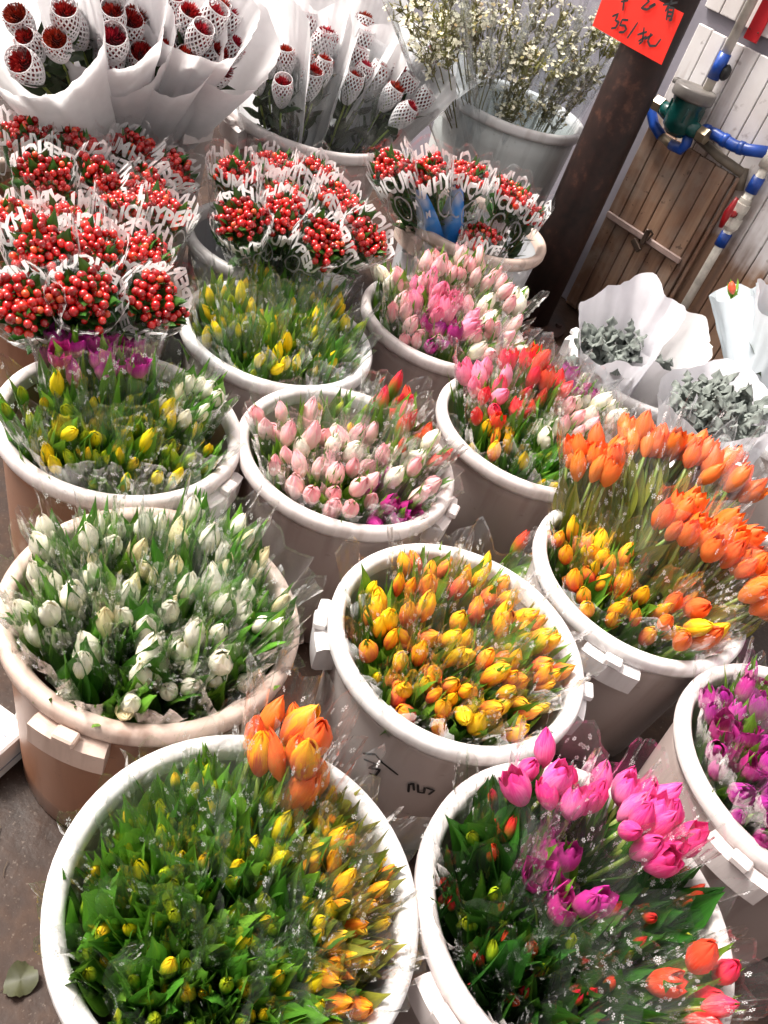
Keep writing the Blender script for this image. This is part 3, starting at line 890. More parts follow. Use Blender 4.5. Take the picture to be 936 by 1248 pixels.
def berry_meshes(seed):
    R = random.Random(seed); st = MB(); be = MB(); sp = .027
    st.tube([(0, 0, -.30), (.002, .001, -.15), (0, 0, -.02)], [.003, .0026, .002], 5, 1, r=.4)
    for k in range(9):
        a = k * 2.4 + R.uniform(-.3, .3); rr = sp * sqrt((k + .5) / 9); z = .006 - .35 * rr * rr / sp + R.uniform(-.011, .009)
        p = Vector((rr * cos(a), rr * sin(a), z)); q = Vector((p.x * .4, p.y * .4, z - .022))
        st.tube([(0, 0, -.04 + R.uniform(-.01, 0)), q, p - Vector((0, 0, .004))], .0011, 4, 1, False)
        be.ball(p, R.uniform(.0058, .0096), 2, 0, R.random(), (1, 1, 1.18))
        for w in range(4):
            A = w * 1.571 + a; c0 = p - Vector((0, 0, .0075)); e = Vector((cos(A), sin(A), .35))
            i = [st.vert(c0, (0, 0, .5)), st.vert(c0 + e * .006 + Vector((-sin(A), cos(A), 0)) * .0022, (0, .5, .6)), st.vert(c0 + e * .0105, (0, 1, .8)), st.vert(c0 + e * .006 - Vector((-sin(A), cos(A), 0)) * .0022, (0, .5, .6))]; st.face(i, 0)
    for k in range(5):
        leaf(st, (0, 0, -.055 - .025 * (k // 2)), R.uniform(0, 6.28), R.uniform(.05, .075), .026, R.uniform(.35, .9), R.uniform(-.2, .4), R.random(), 0, .25, 5)
    for k in range(3):
        leaf(st, (0, 0, -.03), R.uniform(0, 6.28), R.uniform(.045, .07), .024, R.uniform(.2, .8), R.uniform(-.2, .4), R.random(), 0, .25, 5)
    for k in range(4):
        leaf(st, (0, 0, -.15 - .03 * k), R.uniform(0, 6.28), .07, .03, R.uniform(.4, .9), .2, R.random(), 0, .2, 5)
    return st.mesh('berry_spray', ['berry_leaf', 'twig']), be.mesh('berries', 'berry')


BERRY = [berry_meshes(40 + k) for k in range(5)]
TXT = text_mesh('HYPERICUM', .043, .0018)
TXT_M = text_mesh('M', .03, .001)
TXT_AR = text_mesh('BAR', .034, .001)


def printed_sleeve(seed):
    H, r0, r1 = .46, .03, .075; R = random.Random(seed); mb = MB()
    fn = sleeve_fn(H, r0, r1, seed, .022, .0045, .006); mb.grid(fn, 56, 12, 0, close=True)

    def wrap(p, u0, z0, off=.0015, slant=0):
        u = u0 + p[0] / (2 * pi * r1); z = z0 + p[1] + slant * p[0]
        q, _ = fn(u % 1, min(1.0, z / (H + .0))); q2 = Vector((q.x, q.y, 0)).normalized() * off
        return q + q2
    per = 2 * pi * r1; u0 = R.random()
    for k in range(2):
        vs, fs, w = TXT; b = len(mb.v)
        for p in vs: mb.vert(wrap(p, u0 + k * .5, H - .046, slant=.0))
        for f in fs: mb.face([b + i for i in f], 1)
        # big looped letters under the name: C O C O
        for j in range(4):
            cx = j * .045 + .03; cy = -.040; a0, a1 = (.7, 2 * pi - .7) if j % 2 == 0 else (0, 2 * pi)
            ring = []
            for i in range(25):
                a = a0 + (a1 - a0) * i / 24
                ring.append((mb.vert(wrap((cx + .024 * cos(a), cy + .027 * sin(a)), u0 + k * .5, H - .04)), mb.vert(wrap((cx + .0195 * cos(a), cy + .0225 * sin(a)), u0 + k * .5, H - .04))))
            for c1, c2 in zip(ring, ring[1:]): mb.face((c1[0], c2[0], c2[1], c1[1]), 2)
        vs, fs, w = TXT_M; b = len(mb.v)
        for p in vs: mb.vert(wrap((p[0] * .7 + .2, p[1] * .7 - .05), u0 + k * .5, H - .04))
        for f in fs: mb.face([b + i for i in f], 1)
    return mb.mesh('printed_sleeve', ['cellophane_printed', 'print_white', 'print_grey'])


PRINTED = [printed_sleeve(300 + k) for k in range(5)]


def berry_label(seed):
    """blue printed panel inside the sleeve"""
    mb = MB(); H, r0, r1 = .38, .031, .063
    def fn(u, v):
        th = (u - .5) * 2.3 * (1 - .8 * v ** 2.5); z = .15 + .27 * v; r = r0 + (.075 - r0) * (z / .46) ** .85 - .004
        return (r * cos(th), r * sin(th), z), (u, v, 0)
    mb.grid(fn, 12, 10)
    vs, fs, w = TXT_AR; b = len(mb.v)
    for p in vs:
        z = .262 + p[1]; r = r0 + (.075 - r0) * (z / .46) ** .85 - .0028; th = (p[0] - w / 2) / r
        mb.vert((r * cos(th), r * sin(th), z))
    for f in fs: mb.face([b + i for i in f], 1)
    return mb.mesh('blue_label', ['label_blue', 'label_white'])


LABEL = berry_label(1)


def berry_bouquet(P, px, py, zr, n, rb, label, blue=False, twist=None):
    R = random.Random(int(px * 3 + py * 5)); b, H = place_axis(P, px, py, zr, rb); ax = H - b; L = ax.length
    root = empty('berry_bouquet', b, axis_frame(ax, R.uniform(0, 6.28))); tag(root, label, 'bouquet', 'red berry bouquets in printed sleeves')
    pts = []
    for k in range(n):
        a = k * 2.4 + R.uniform(-.3, .3); rr = rb * sqrt((k + .4) / n); pts.append((rr * cos(a), rr * sin(a)))
    for (x, y) in pts:
        st, be = R.choice(BERRY); z = L + .01 - .3 * hypot(x, y) + R.uniform(-.008, .008)
        d = Vector((x * .7, y * .7, .30)); m = (axis_frame(d, R.uniform(0, 6.28)) @ Matrix.Scale(R.uniform(.95, 1.12), 3)).to_4x4(); m.translation = (x, y, z)
        s = link('berry_spray', st, root, m); link('berries', be, s)
    k = (L + .042) / .46; rs = (rb + .022) / .075
    link('printed_sleeve', R.choice(PRINTED), root, Matrix.Diagonal((rs, rs, k, 1)) @ Matrix.Rotation(R.uniform(0, 6.28), 4, 'Z'))
    if blue:
        # turn the label towards the aisle
        inv = root.matrix_world.to_3x3().inverted(); v = inv @ Vector((-.25, -1, .1)); ang = atan2(v.y, v.x)
        link('blue_label', LABEL, root, Matrix.Diagonal((rs, rs, k, 1)) @ Matrix.Rotation(ang, 4, 'Z'))
    return root


def berry_rows(P, rows, phrase, blues=()):
    for name, items in rows:
        for i, (px, py, zr) in enumerate(items):
            where = ('alone in %s' % name) if len(items) == 1 else '%s from left in %s' % (ORD[i], name)
            bl = (px, py) in blues
            berry_bouquet(P, px, py, zr, 7, .044, 'red berry bouquet %s, %s, %s' % ('with blue label' if bl else 'in printed sleeve', where, phrase), bl)


B13 = pail([], (-.83, 1.66), .23, .40, BROWN, 'brown edged bucket overflowing with red berry bouquets at the left', 'left berry bucket')
B13B = pail([], (-1.09, 1.98), .205, .40, BROWN, 'brownish bucket of berry bouquets tucked behind the left berry bucket', 'rear left berry bucket')
berry_rows(B13B, [('back rank', [(28, 160, .18), (95, 175, .17), (165, 180, .16), (215, 205, .15)]), ('front rank', [(55, 215, .20), (125, 215, .18), (180, 232, .17)])], 'rear left berry bucket')
berry_rows(B13, [('back rank', [(15, 265, .19), (85, 270, .20), (150, 250, .16), (205, 255, .17)]),
                 ('middle rank', [(50, 300, .22), (110, 300, .21), (170, 305, .19)]),
                 ('front rank', [(30, 372, .18), (105, 362, .20), (190, 366, .18)])], 'left berry bucket', ())
B14 = pail([], (-.56, 2.19), .23, .40, ('pail_grey', 'rim_white'), 'grey bucket of red berry bouquets behind the yellow tulips', 'middle berry bucket')
berry_rows(B14, [('back rank', [(285, 205, .19), (335, 200, .19), (385, 208, .20)]),
                 ('middle rank', [(345, 235, .18), (412, 240, .20)]),
                 ('front rank', [(295, 268, .19), (348, 262, .20), (396, 292, .20), (448, 288, .22)])], 'middle berry bucket')
B15 = pail([(515, 283)], (-.062, 2.60), .23, .50, ('pail_grey', 'rim_brown'), 'grey bucket with brown rim holding berries, left of the post', 'right berry bucket')
berry_rows(B15, [('back rank', [(478, 203, .25), (522, 205, .27), (572, 212, .27), (625, 235, .24)]),
                 ('front rank', [(588, 287, .13), (642, 255, .20)])], 'right berry bucket', ((522, 205), (572, 212)))

# ------------------------------------------------------------------ red pompon flowers in nets


def mum_head(seed):
    R = random.Random(seed); mb = MB(); n = 230; Rr = .024
    mb.ball((0, 0, .018), .019, 2, 0, .1)
    for k in range(n):
        z = 1 - 1.55 * (k + .5) / n; a = k * 2.39996; rr = sqrt(max(0, 1 - z * z))
        d = Vector((rr * cos(a), rr * sin(a), z)); c = Vector((0, 0, .018)); s = d.orthogonal().normalized(); s = (s * cos(a) + d.cross(s) * sin(a)).normalized(); up = Vector((0, 0, 1))
        L = Rr * R.uniform(.85, 1.2); w = .0032; rv = R.random()
        i = [mb.vert(c + d * L * .45 - s * w * .6, (0, 0, rv)), mb.vert(c + d * L * .45 + s * w * .6, (0, 0, rv)), mb.vert(c + d * L * .9 + s * w + up * .001, (0, .6, rv)), mb.vert(c + d * L * .9 - s * w + up * .001, (0, .6, rv)), mb.vert(c + d * L * 1.18 + up * .004 + s * R.uniform(-.002, .002), (0, 1, rv))]
        mb.face(i[:4]); mb.face((i[3], i[2], i[4]))
    return mb.mesh('flower_head', 'mum_petal')


def net_mesh(seed, top=.034):
    R = random.Random(seed); mb = MB(); N, Mr = 16, 11
    def pos(i, j):
        t = j / Mr; z = -.045 + t * (.045 + top); r = .009 + .0190 * (sin(min(1, t * 1.25) * pi * .5) ** .8) - .010 * max(0, t - .7) * 3.3 * (1 if seed % 2 else .5)
        a = 2 * pi * (i + (j % 2) * .5) / N; return Vector((r * cos(a), r * sin(a), z))
    def strip(p, q):
        d = (q - p).normalized(); n = Vector((p.x, p.y, 0)).normalized(); s = d.cross(n).normalized() * .00105; o = n * .0009
        b = [mb.vert(x) for x in (p - s * 1.5, p + s * 1.5, q + s * 1.5, q - s * 1.5)]; c = [mb.vert(x) for x in (p - s * 1.5 + o, p + s * 1.5 + o, q + s * 1.5 + o, q - s * 1.5 + o)]
        mb.face(b[::-1]); mb.face(c); mb.face((b[0], b[1], c[1], c[0])[::-1]); mb.face((b[1], b[2], c[2], c[1])[::-1]); mb.face((b[3], b[0], c[0], c[3])[::-1])
    for j in range(Mr):
        for i in range(N):
            p = pos(i, j); strip(p, pos(i if j % 2 == 0 else i + 1, j + 1)); strip(p, pos(i - 1 if j % 2 == 0 else i, j + 1))
    for i in range(N): strip(pos(i, Mr), pos(i + 1, Mr))
    return mb.mesh('net_sleeve', 'net_foam', smooth=False)


def mum_stem(seed):
    R = random.Random(seed); mb = MB()
    mb.tube([(0, 0, .01), (.002, 0, -.12), (0, .002, -.34)], [.003, .0034, .0036], 6, 1)
    for k in range(7): leaf(mb, (0, 0, -.06 - .035 * k), R.uniform(0, 6.28), R.uniform(.06, .1), .035, R.uniform(.35, 1.0), R.uniform(0, .6), R.random(), 0, .3, 5, R.uniform(-.8, .8))
    return mb.mesh('flower_stem', ['mum_leaf', 'tulip_stem'])


MUMS = [mum_head(k) for k in range(3)]; NETS = [net_mesh(k, .03 + .007 * k) for k in range(3)]; STEMS = [mum_stem(k) for k in range(4)]


def paper_cone(seed, H, r0, r1, back, edge, amp, a0=0, a1=1, mat='white_paper', flare=0.):
    mb = MB(); f0 = sleeve_fn(H, r0, r1, seed, edge, amp, flare, back, True)
    def fn(u, v): return f0(a0 + (a1 - a0) * u, v)
    mb.grid(fn, 72, 14, 0, close=(a1 - a0 >= 1)); me = mb.mesh('paper_wrap', mat); return me


def sheet_angle(root, v=(-.1, 1, 0)):
    inv = root.matrix_world.to_3x3().inverted(); q = inv @ Vector(v); return atan2(q.y, q.x)


def mum_bouquet(P, px, py, zr, pts, label, paper_kind, seed, rb=.075, H_extra=.0, back=.05):
    R = random.Random(seed); b, H = place_axis(P, px, py, zr, rb); ax = H - b; L = ax.length
    root = empty('pompon_bouquet', b, axis_frame(ax, 0)); tag(root, label, 'bouquet', 'netted pompon flower bouquets')
    for k in range(pts):
        a = k * 2.4 + R.uniform(-.4, .4) + seed; rr = rb * sqrt((k + .4) / pts); x, y = rr * cos(a), rr * sin(a)
        z = L - .01 + R.uniform(-.02, .02) + .25 * y
        d = Vector((x * .8, y * .8, .3)); m = (axis_frame(d, R.uniform(0, 6.28)) @ Matrix.Scale(R.uniform(.98, 1.15), 3)).to_4x4(); m.translation = (x, y, z)
        s = link('flower_stem', R.choice(STEMS), root, m)
        hd = link('flower_head', R.choice(MUMS), s); link('net_sleeve', R.choice(NETS), s, Matrix.Scale(1.12, 4))
    ang = sheet_angle(root)
    if paper_kind == 'full':
        me = paper_cone(seed, L + H_extra, .03, rb + .055, back, .012, .013, flare=.02)
        link('paper_wrap', me, root, Matrix.Rotation(ang, 4, 'Z'))
    else:
        me = paper_cone(seed, L + .10, .03, rb + .04, .03, .03, .010, -.27, .27)
        link('paper_wrap', me, root, Matrix.Rotation(ang, 4, 'Z'))
        fl = paper_cone(seed + 1, L + .02, .034, rb + .034, .0, .01, .004, .29, .33)
        link('paper_flap', fl, root, Matrix.Rotation(ang, 4, 'Z'))
        mb = MB(); f0 = sleeve_fn(L + .01, .03, rb + .026, seed + 2, .02, .008, 0); mb.grid(lambda u, v: f0(.22 + .56 * u, v), 36, 10)
        link('clear_front', mb.mesh('clear_front', 'cellophane_hazy'), root, Matrix.Rotation(ang, 4, 'Z'))
    return root


B16 = pail([(240, 152)], (-1.13, 2.45), .28, .60, ('pail_white', 'rim_rose'), 'tall bucket of red pompon flowers wrapped in wide white paper', 'left pompon bucket')
for i, (px, py, zr, n, lab, sd) in enumerate([(45, 45, .39, 5, 'dark red pompons in white paper at far left of the pompon bucket', 4), (125, 20, .43, 5, 'dark red pompons in white paper at back of left pompon bucket', 7), (135, 52, .36, 5, 'netted red pompons barely showing over pleated white paper', 9),
                                              (195, 58, .36, 5, 'netted rusty red pompons in white paper, centre of left pompon bucket', 12), (262, 60, .37, 6, 'dark red pompons in pointed white paper at right of left pompon bucket', 15), (235, 25, .43, 5, 'pinkish netted pompons in white paper, back right of left bucket', 17)]):
    mum_bouquet(B16, px, py, zr, n, lab, 'full', sd, H_extra=.04, back=.05)
B17 = pail([(268, 152)], (-.685, 2.85), .28, .53, ('pail_rose', 'rim_rose'), 'rosy bucket of netted red pompons with dark stems and paper backs', 'right pompon bucket')
for i, (px, py, zr, n, lab, sd) in enumerate([(325, 80, .30, 5, 'netted red pompons with dark stems at left of right pompon bucket', 21), (375, 75, .31, 5, 'netted pompons second from left in right pompon bucket', 23), (432, 92, .29, 5, 'netted pompons around the largest dark red head', 25),
                                              (492, 115, .28, 5, 'netted pompons at right of right pompon bucket by the paper corner', 27), (450, 45, .36, 4, 'netted pompons behind, hidden by bright white paper', 29), (530, 85, .33, 3, 'white paper bouquet at far right rim of right pompon bucket', 31), (370, 40, .36, 4, 'netted pompons back left with bright paper behind', 33)]):
    mum_bouquet(B17, px, py, zr, n, lab, 'half', sd, rb=.085)

# ------------------------------------------------------------------ white filler flowers


def gyp_spray(seed):
    R = random.Random(seed); st = MB(); fl = MB()
    main = [(0, 0, -.30), (R.uniform(-.01, .01), R.uniform(-.01, .01), -.12), (0, 0, 0), (R.uniform(-.01, .01), R.uniform(-.01, .01), .12)]
    st.tube(main, [.002, .0018, .0014, .0008], 4, 0)
    for k in range(16):
        t = R.uniform(-.10, .12); a = R.uniform(0, 6.28); l = R.uniform(.025, .06); p = Vector((0, 0, t)); q = p + Vector((cos(a) * l * .7, sin(a) * l * .7, l))
        st.tube([p, (p + q) / 2 + Vector((0, 0, -.004)), q], .0008, 3, 0, False)
        for _ in range(6): leaf(st, p + (q - p) * R.uniform(.1, .9), R.uniform(0, 6.28), R.uniform(.014, .028), .005, R.uniform(.3, 1.2), .2, R.random(), 0, .1, 3)
        for _ in range(R.choice((1, 2, 3, 3))):
            c = q + Vector((R.uniform(-.012, .012), R.uniform(-.012, .012), R.uniform(-.008, .008))); rv = R.random(); m = 0 if R.random() < .93 else 1
            n = Vector((R.uniform(-.6, .6), R.uniform(-.6, .6), 1)).normalized(); x = n.orthogonal().normalized(); y = n.cross(x); s = R.uniform(.0055, .0085)
            b = fl.vert(c, (0, 0, rv))
            for w in range(5):
                A = w * 1.2566; B = A + .55; C = A - .55
                i = [fl.vert(c + (x * cos(C) + y * sin(C)) * s * .75 + n * s * .25), fl.vert(c + (x * cos(A) + y * sin(A)) * s + n * s * .15), fl.vert(c + (x * cos(B) + y * sin(B)) * s * .75 + n * s * .25)]
                fl.face((b, *i), m)
    return st.mesh('flower_spray', ['twig']), fl.mesh('blossoms', ['gyp_petal', 'dry_petal'], smooth=False)


GYP = [gyp_spray(k + 70) for k in range(4)]
B18 = pail([(548, 128)], (-.107, 3.44), .28, .648, ('pail_blue', 'rim_white'), 'tall bluish grey bucket of tiny white filler flowers behind the post', 'filler bucket', hsize=.9)
for i, (px, py, zr, lab) in enumerate([(525, 30, .50, 'tiny white flower bunch at left of filler bucket beside the white paper'), (600, 45, .46, 'fullest tiny white flower bunch at front of filler bucket'), (560, 5, .55, 'tiny white flower bunch at back left of filler bucket'),
                                       (660, 30, .52, 'tiny white flower bunch behind hazy cellophane in filler bucket'), (690, 95, .40, 'brownish tiny flower bunch low by the post in filler bucket'), (725, 60, .50, 'tiny white flower bunch half behind the red sign'), (640, 95, .38, 'sparse brown tiny flower bunch at front rim of filler bucket')]):
    R = random.Random(i + 5); b, H = place_axis(B18, px, py, zr, .07); ax = H - b; L = ax.length
    root = empty('filler_bouquet', b, axis_frame(ax, R.uniform(0, 6))); tag(root, lab, 'bouquet', 'white filler flower bouquets')
    for k in range(7):
        a = k * 2.4; rr = .075 * sqrt((k + .3) / 7); x, y = rr * cos(a), rr * sin(a)
        m = (axis_frame(Vector((x * .9, y * .9, .4)), R.uniform(0, 6)) @ Matrix.Scale(R.uniform(1, 1.25), 3)).to_4x4(); m.translation = (x, y, L - .06 + R.uniform(-.05, .02))
        st, fl = R.choice(GYP); s = link('flower_spray', st, root, m); link('blossoms', fl, s)
    k = (L + .10) / .46; rs = .10 / .066
    link('cellophane_sleeve', HAZY[i % 3], root, Matrix.Diagonal((rs, rs, k, 1)) @ Matrix.Rotation(R.uniform(0, 6.28), 4, 'Z'))

# ------------------------------------------------------------------ silver foliage in paper on the right


def silver_sprig(seed):
    R = random.Random(seed); mb = MB()
    mb.tube([(0, 0, -.28), (0, 0, 0)], .0025, 5, 0)
    for k in range(16):
        az = k * 2.4 + R.uniform(-.3, .3); L = R.uniform(.045, .075); tilt = .2 + .9 * (1 - k / 16) + R.uniform(-.2, .2); base = Vector((0, 0, -.06 + .07 * k / 16)); rv = R.random()
        d = Vector((cos(az), sin(az), 0)); side = Vector((-sin(az), cos(az), 0)); up = Vector((0, 0, 1)); c1 = d * sin(tilt) + up * cos(tilt); nn = d * cos(tilt) - up * sin(tilt); ph = R.uniform(0, 6)
        def fn(u, v, c1=c1, nn=nn, side=side, base=base, L=L, rv=rv, ph=ph):
            U = u * 2 - 1; w = .0125 * (sin(pi * min(1, v * .72 + .14)) ** .7) * (1 + .42 * sin(v * 22 + ph)) * (1 - .8 * max(0, v - .9) * 10 * max(0, v - .9) * 10)
            return base + c1 * (L * v * (1 - .14 * U * U)) + side * U * w + nn * (.018 * v * v + .007 * U * U + .0035 * sin(9 * v + 3 * U + ph)), (U, v, rv)
        mb.grid(fn, 6, 20)
    return mb.mesh('foliage_sprig', 'silver_leaf')


SILVER = [silver_sprig(k) for k in range(4)]


def paper_bouquet(P, px, py, zr, label, rb, H_extra, back, seed, mat, sprigs, flowers=None, twist=0, edge=.03, face=(-.1, 1, 0), drop=.0):
    R = random.Random(seed); b, H = place_axis(P, px, py, zr, rb * .5); ax = H - b; L = ax.length
    root = empty('paper_bouquet', b, axis_frame(ax, 0)); tag(root, label, 'bouquet', 'white paper wrapped bouquets')
    for k in range(sprigs):
        a = k * 2.4; rr = rb * .85 * sqrt((k + .3) / sprigs); x, y = rr * cos(a), rr * sin(a)
        m = (axis_frame(Vector((x * .9, y * .9, .3)), R.uniform(0, 6)) @ Matrix.Scale(R.uniform(1, 1.25), 3)).to_4x4(); m.translation = (x, y, L - .055 - drop + R.uniform(-.02, .02))
        link('foliage_sprig', R.choice(SILVER), root, m)
    ang = sheet_angle(root, face) + twist
    link('paper_wrap', paper_cone(seed, L + H_extra, .03, rb + .03, back, edge, .014, mat=mat, flare=.02), root, Matrix.Rotation(ang, 4, 'Z'))
    return root, L


B12 = pail([(693, 405)], (.556, 2.394), .23, .36, WHITE, 'white bucket with side lug beside the plank wall holding paper bouquets', 'paper bucket')
B19 = pail([], (.82, 1.93), .23, .40, WHITE, 'bucket hidden behind tall orange tulips holding silver foliage', 'hidden bucket')
B20 = pail([], (1.02, 2.42), .23, .40, WHITE, 'bucket of paper cones standing by the right edge near the pipe', 'edge bucket')
paper_bouquet(B12, 762, 392, .12, 'large lilac white paper bouquet with a little silver foliage at left', .085, -.01, .065, 41, 'lilac_paper', 5, drop=.05, face=(.5, 1, 0))
paper_bouquet(B12, 830, 395, .13, 'crumpled empty looking white paper bouquet between the silver ones', .075, -.045, .04, 43, 'white_paper', 2, drop=.1, face=(.4, 1, 0))
paper_bouquet(B19, 885, 478, .15, 'wide lilac white paper bouquet full of silver grey foliage', .11, -.025, .04, 45, 'lilac_paper', 13, face=(.25, 1, 0))
r1, L1 = paper_bouquet(B20, 893, 352, .16, 'icy white paper cone with one small red bud and leaves', .03, -.01, .03, 47, 'ice_paper', 0, edge=.02)
r2, L2 = paper_bouquet(B20, 960, 385, .18, 'white paper cone with red and yellow flower at the right edge', .06, .03, .05, 49, 'ice_paper', 0)
# small red bud in the icy cone
mb = MB(); be = MB()
mb.tube([(0, 0, L1 - .3), (.004, 0, L1 - .1), (.0, 0, L1 - .01)], .003, 6, 1)
for k in range(9): leaf(mb, (0, 0, L1 - .05 + .005 * k), k * 2.4, .05, .014, .4 + .06 * k, -.9, .6, 0, .3, 5)
st = mb.build('leafy_stem', ['tulip_leaf', 'tulip_stem'], r1)
hd = link('flower_head', heads('plump', 'petal_coral')[0], st, Matrix.Translation((-.01, -.02, L1 - .02)) @ Matrix.Scale(.6, 4))
for k in range(5):
    m = Matrix.Translation((.03 * cos(k * 1.3), .03 * sin(k * 1.3), L2 - .02 + .01 * k)); tp = link('flower_stem', STEMS[k % 4], r2, m)
    link('flower_head', heads('open', 'petal_coral' if k % 2 == 0 else 'petal_flame')[k % 3], tp, Matrix.Scale(1.1, 4))

# small bunch of dark red tulips on the ground between the buckets
Pg = Pail((.22, 1.41), .30, .36, 'gap')
tulip_bouquet(Pg, 'red_olive', 645, 690, -.13, 5, .04, 'dark red tulip bouquet on the floor in the gap behind the centre bucket', 'loose bouquets')

# ------------------------------------------------------------------ plank wall, door, pipes, meter
WN = Vector((.57357644, .81915204, 0)); WD = Vector((.81915204, -.57357644, 0)); WP = Vector((.45207293, 3.44574561, 0))


def W(s, z, out=0.0):
    return WP + WD * s + Vector((0, 0, z)) - WN * out


WROT = Matrix((WD, WN, Vector((0, 0, 1)))).transposed()


def wall_px(px, py, out=0.0):
    q = on_plane(px, py, WP - WN * out, WN); return (q - WP).dot(WD), q.z


def planks(mb, s0, s1, z0, z1, w, th, seed, jit=.004, top=None):
    R = random.Random(seed); s = s0
    while s < s1 - .01:
        ww = min(w * R.uniform(.85, 1.15), s1 - s); za = z0 + R.uniform(0, jit); zb = z1 - R.uniform(0, jit)
        if top: zb = top(s + ww / 2)
        rot = Matrix.Identity(3)
        mb.box((s + ww / 2, -th / 2 + R.uniform(-.0015, .0015), (za + zb) / 2), (ww - .0035, th, zb - za), rot, 0, R.random(), bev=.0025); s += ww


wall = empty('plank_wall', WP, WROT); tag(wall, 'whitewashed vertical plank wall at the upper right, paint worn brown low down', 'wall')
mb = MB(); planks(mb, -.075, 1.6, .0, 1.083, .066, .018, 3); mb.build('lower_boards', 'plank_paint', wall, False)
mb = MB(); planks(mb, -.085, 1.6, 1.125, 2.6, .07, .018, 8); mb.build('upper_boards', 'plank_paint', wall, False)
mb = MB(); mb.box((.76, .006, 1.3), (1.7, .008, 2.6)); mb.build('backing', 'wall_grey', wall, False)

side = empty('back_wall', WP, WROT); tag(side, 'plain grey lilac wall behind the post beside the planks', 'wall')
mb = MB(); mb.box((-2.6, .20, 1.4), (5.2, .03, 2.8)); mb.build('plaster', 'wall_grey', side, False)
mb = MB(); mb.box((-.11, .09, 1.4), (.05, .17, 2.8), bev=.004); mb.build('corner_trim', 'wall_grey', side, False)

door = empty('plank_door', WP, WROT); tag(door, 'low brown plank door with pale batten and rusty hasp', 'door')
mb = MB(); planks(mb, -.068, .318, .02, .74, .062, .016, 21, top=lambda s: .745 - .03 * s)
for i, q in enumerate(mb.v): mb.v[i] = (q[0], q[1] - .022, q[2])
mb.build('door_boards', 'plank_wood', door, False)
mb = MB(); mb.box((.118, -.046, .405), (.36, .012, .024), bev=.003); mb.build('batten', 'batten', door, False)
mb = MB(); mb.box((.335, -.036, .38), (.014, .016, .72), bev=.002); mb.build('door_edge', 'plank_wood', door, False)
ht = MB(); ht.box((.135, -.060, .415), (.018, .014, .06), bev=.003); ht.box((.118, -.062, .372), (.05, .012, .022), Matrix.Rotation(.5, 3, 'Y'), bev=.002); ht.tube([(.135, -.066, .44), (.15, -.075, .45), (.16, -.066, .44), (.15, -.066, .41)], .004, 6)
ht.build('hasp', 'iron', door, False)

plq = empty('red_board', WP, WROT); tag(plq, 'narrow red board fixed on the planks at the top right corner', 'board')
mb = MB(); mb.box((.128, -.026, 1.35), (.05, .010, .5), bev=.002); mb.build('panel', 'plaque_red', plq, False)
mb = MB()
for zz in (1.13, 1.55):
    for ss in (.112, .144): mb.ball((ss, -.032, zz), .003, 1)
mb.build('nails', 'iron', plq)

pipe = empty('water_pipe', WP, WROT); tag(pipe, 'white plastic water pipe run with blue couplings on the plank wall', 'pipe')


def pt(s, z, out=.05): return Vector((s, -out, z))


def px_pt(px, py, out=.05):
    s, z = wall_px(px, py, out); return Vector((s, -out, z))


def pipeseg(name, pts, r, mat, parent=pipe, n=14):
    mb = MB(); mb.tube(pts, r, n); return mb.build(name, mat, parent)


def lerp(a, b, k): return a + (b - a) * k


a0, a1 = px_pt(925, -12), px_pt(856, 118)
sv = (a0.x + a1.x) / 2; a0 = pt(sv, 2.5); a1 = pt(sv, a1.z)
pipeseg('riser_pipe', [a0, a1], .0165, 'pipe_white')
k0, k1 = px_pt(887, 66), px_pt(872, 98)
pipeseg('blue_coupling', [pt(sv, k0.z), pt(sv, k1.z)], .021, 'pipe_blue')
mb = MB(); mb.ball((sv + .026, -.04, (k0.z + k1.z) / 2 - .01), .022, 2, 0, .5, (.8, .9, 1.2)); mb.build('dark_hole', 'hole_black', pipe)  # black ball standing in for the darkness of a hole by the coupling
b0, b1 = px_pt(932, 205), px_pt(838, 366); sl = (b0.x + b1.x) / 2
el = px_pt(930, 182)
pipeseg('down_pipe', [pt(sl, el.z + .01), pt(sl, .05)], .0155, 'pipe_white')
pipeseg('tee', [pt(sl, el.z + .03), pt(sl, el.z - .045)], .023, 'pipe_white')
c0, c1 = px_pt(921, 213), px_pt(909, 231); pipeseg('blue_coupling', [pt(sl, c0.z), pt(sl, c1.z)], .021, 'pipe_blue')
c0, c1 = px_pt(880, 280), px_pt(873, 297); pipeseg('blue_coupling', [pt(sl, c0.z), pt(sl, c1.z)], .020, 'pipe_blue')
v0, v1 = px_pt(907, 240), px_pt(886, 278); vz = (v0.z + v1.z) / 2
vb = MB(); vb.tube([pt(sl, v0.z), pt(sl, lerp(v0.z, v1.z, .15)), pt(sl, lerp(v0.z, v1.z, .16)), pt(sl, lerp(v0.z, v1.z, .42)), pt(sl, lerp(v0.z, v1.z, .43)), pt(sl, lerp(v0.z, v1.z, .6)), pt(sl, lerp(v0.z, v1.z, .61)), pt(sl, lerp(v0.z, v1.z, .9)), pt(sl, v1.z)], [.02, .02, .025, .025, .021, .021, .026, .026, .02], 14)
valve = vb.build('valve', 'pipe_white', pipe, False)
hv = MB(); hv.tube([(sl - .0, -.07, vz), (sl - .01, -.095, vz)], .011, 10); hv.tube([(sl - .012, -.098, vz - .05), (sl - .012, -.102, vz - .02), (sl - .012, -.104, vz), (sl - .012, -.100, vz + .03), (sl - .012, -.096, vz + .055)], [.008, .012, .014, .010, .006], 10)
hv.build('valve_handle', 'valve_red', valve)
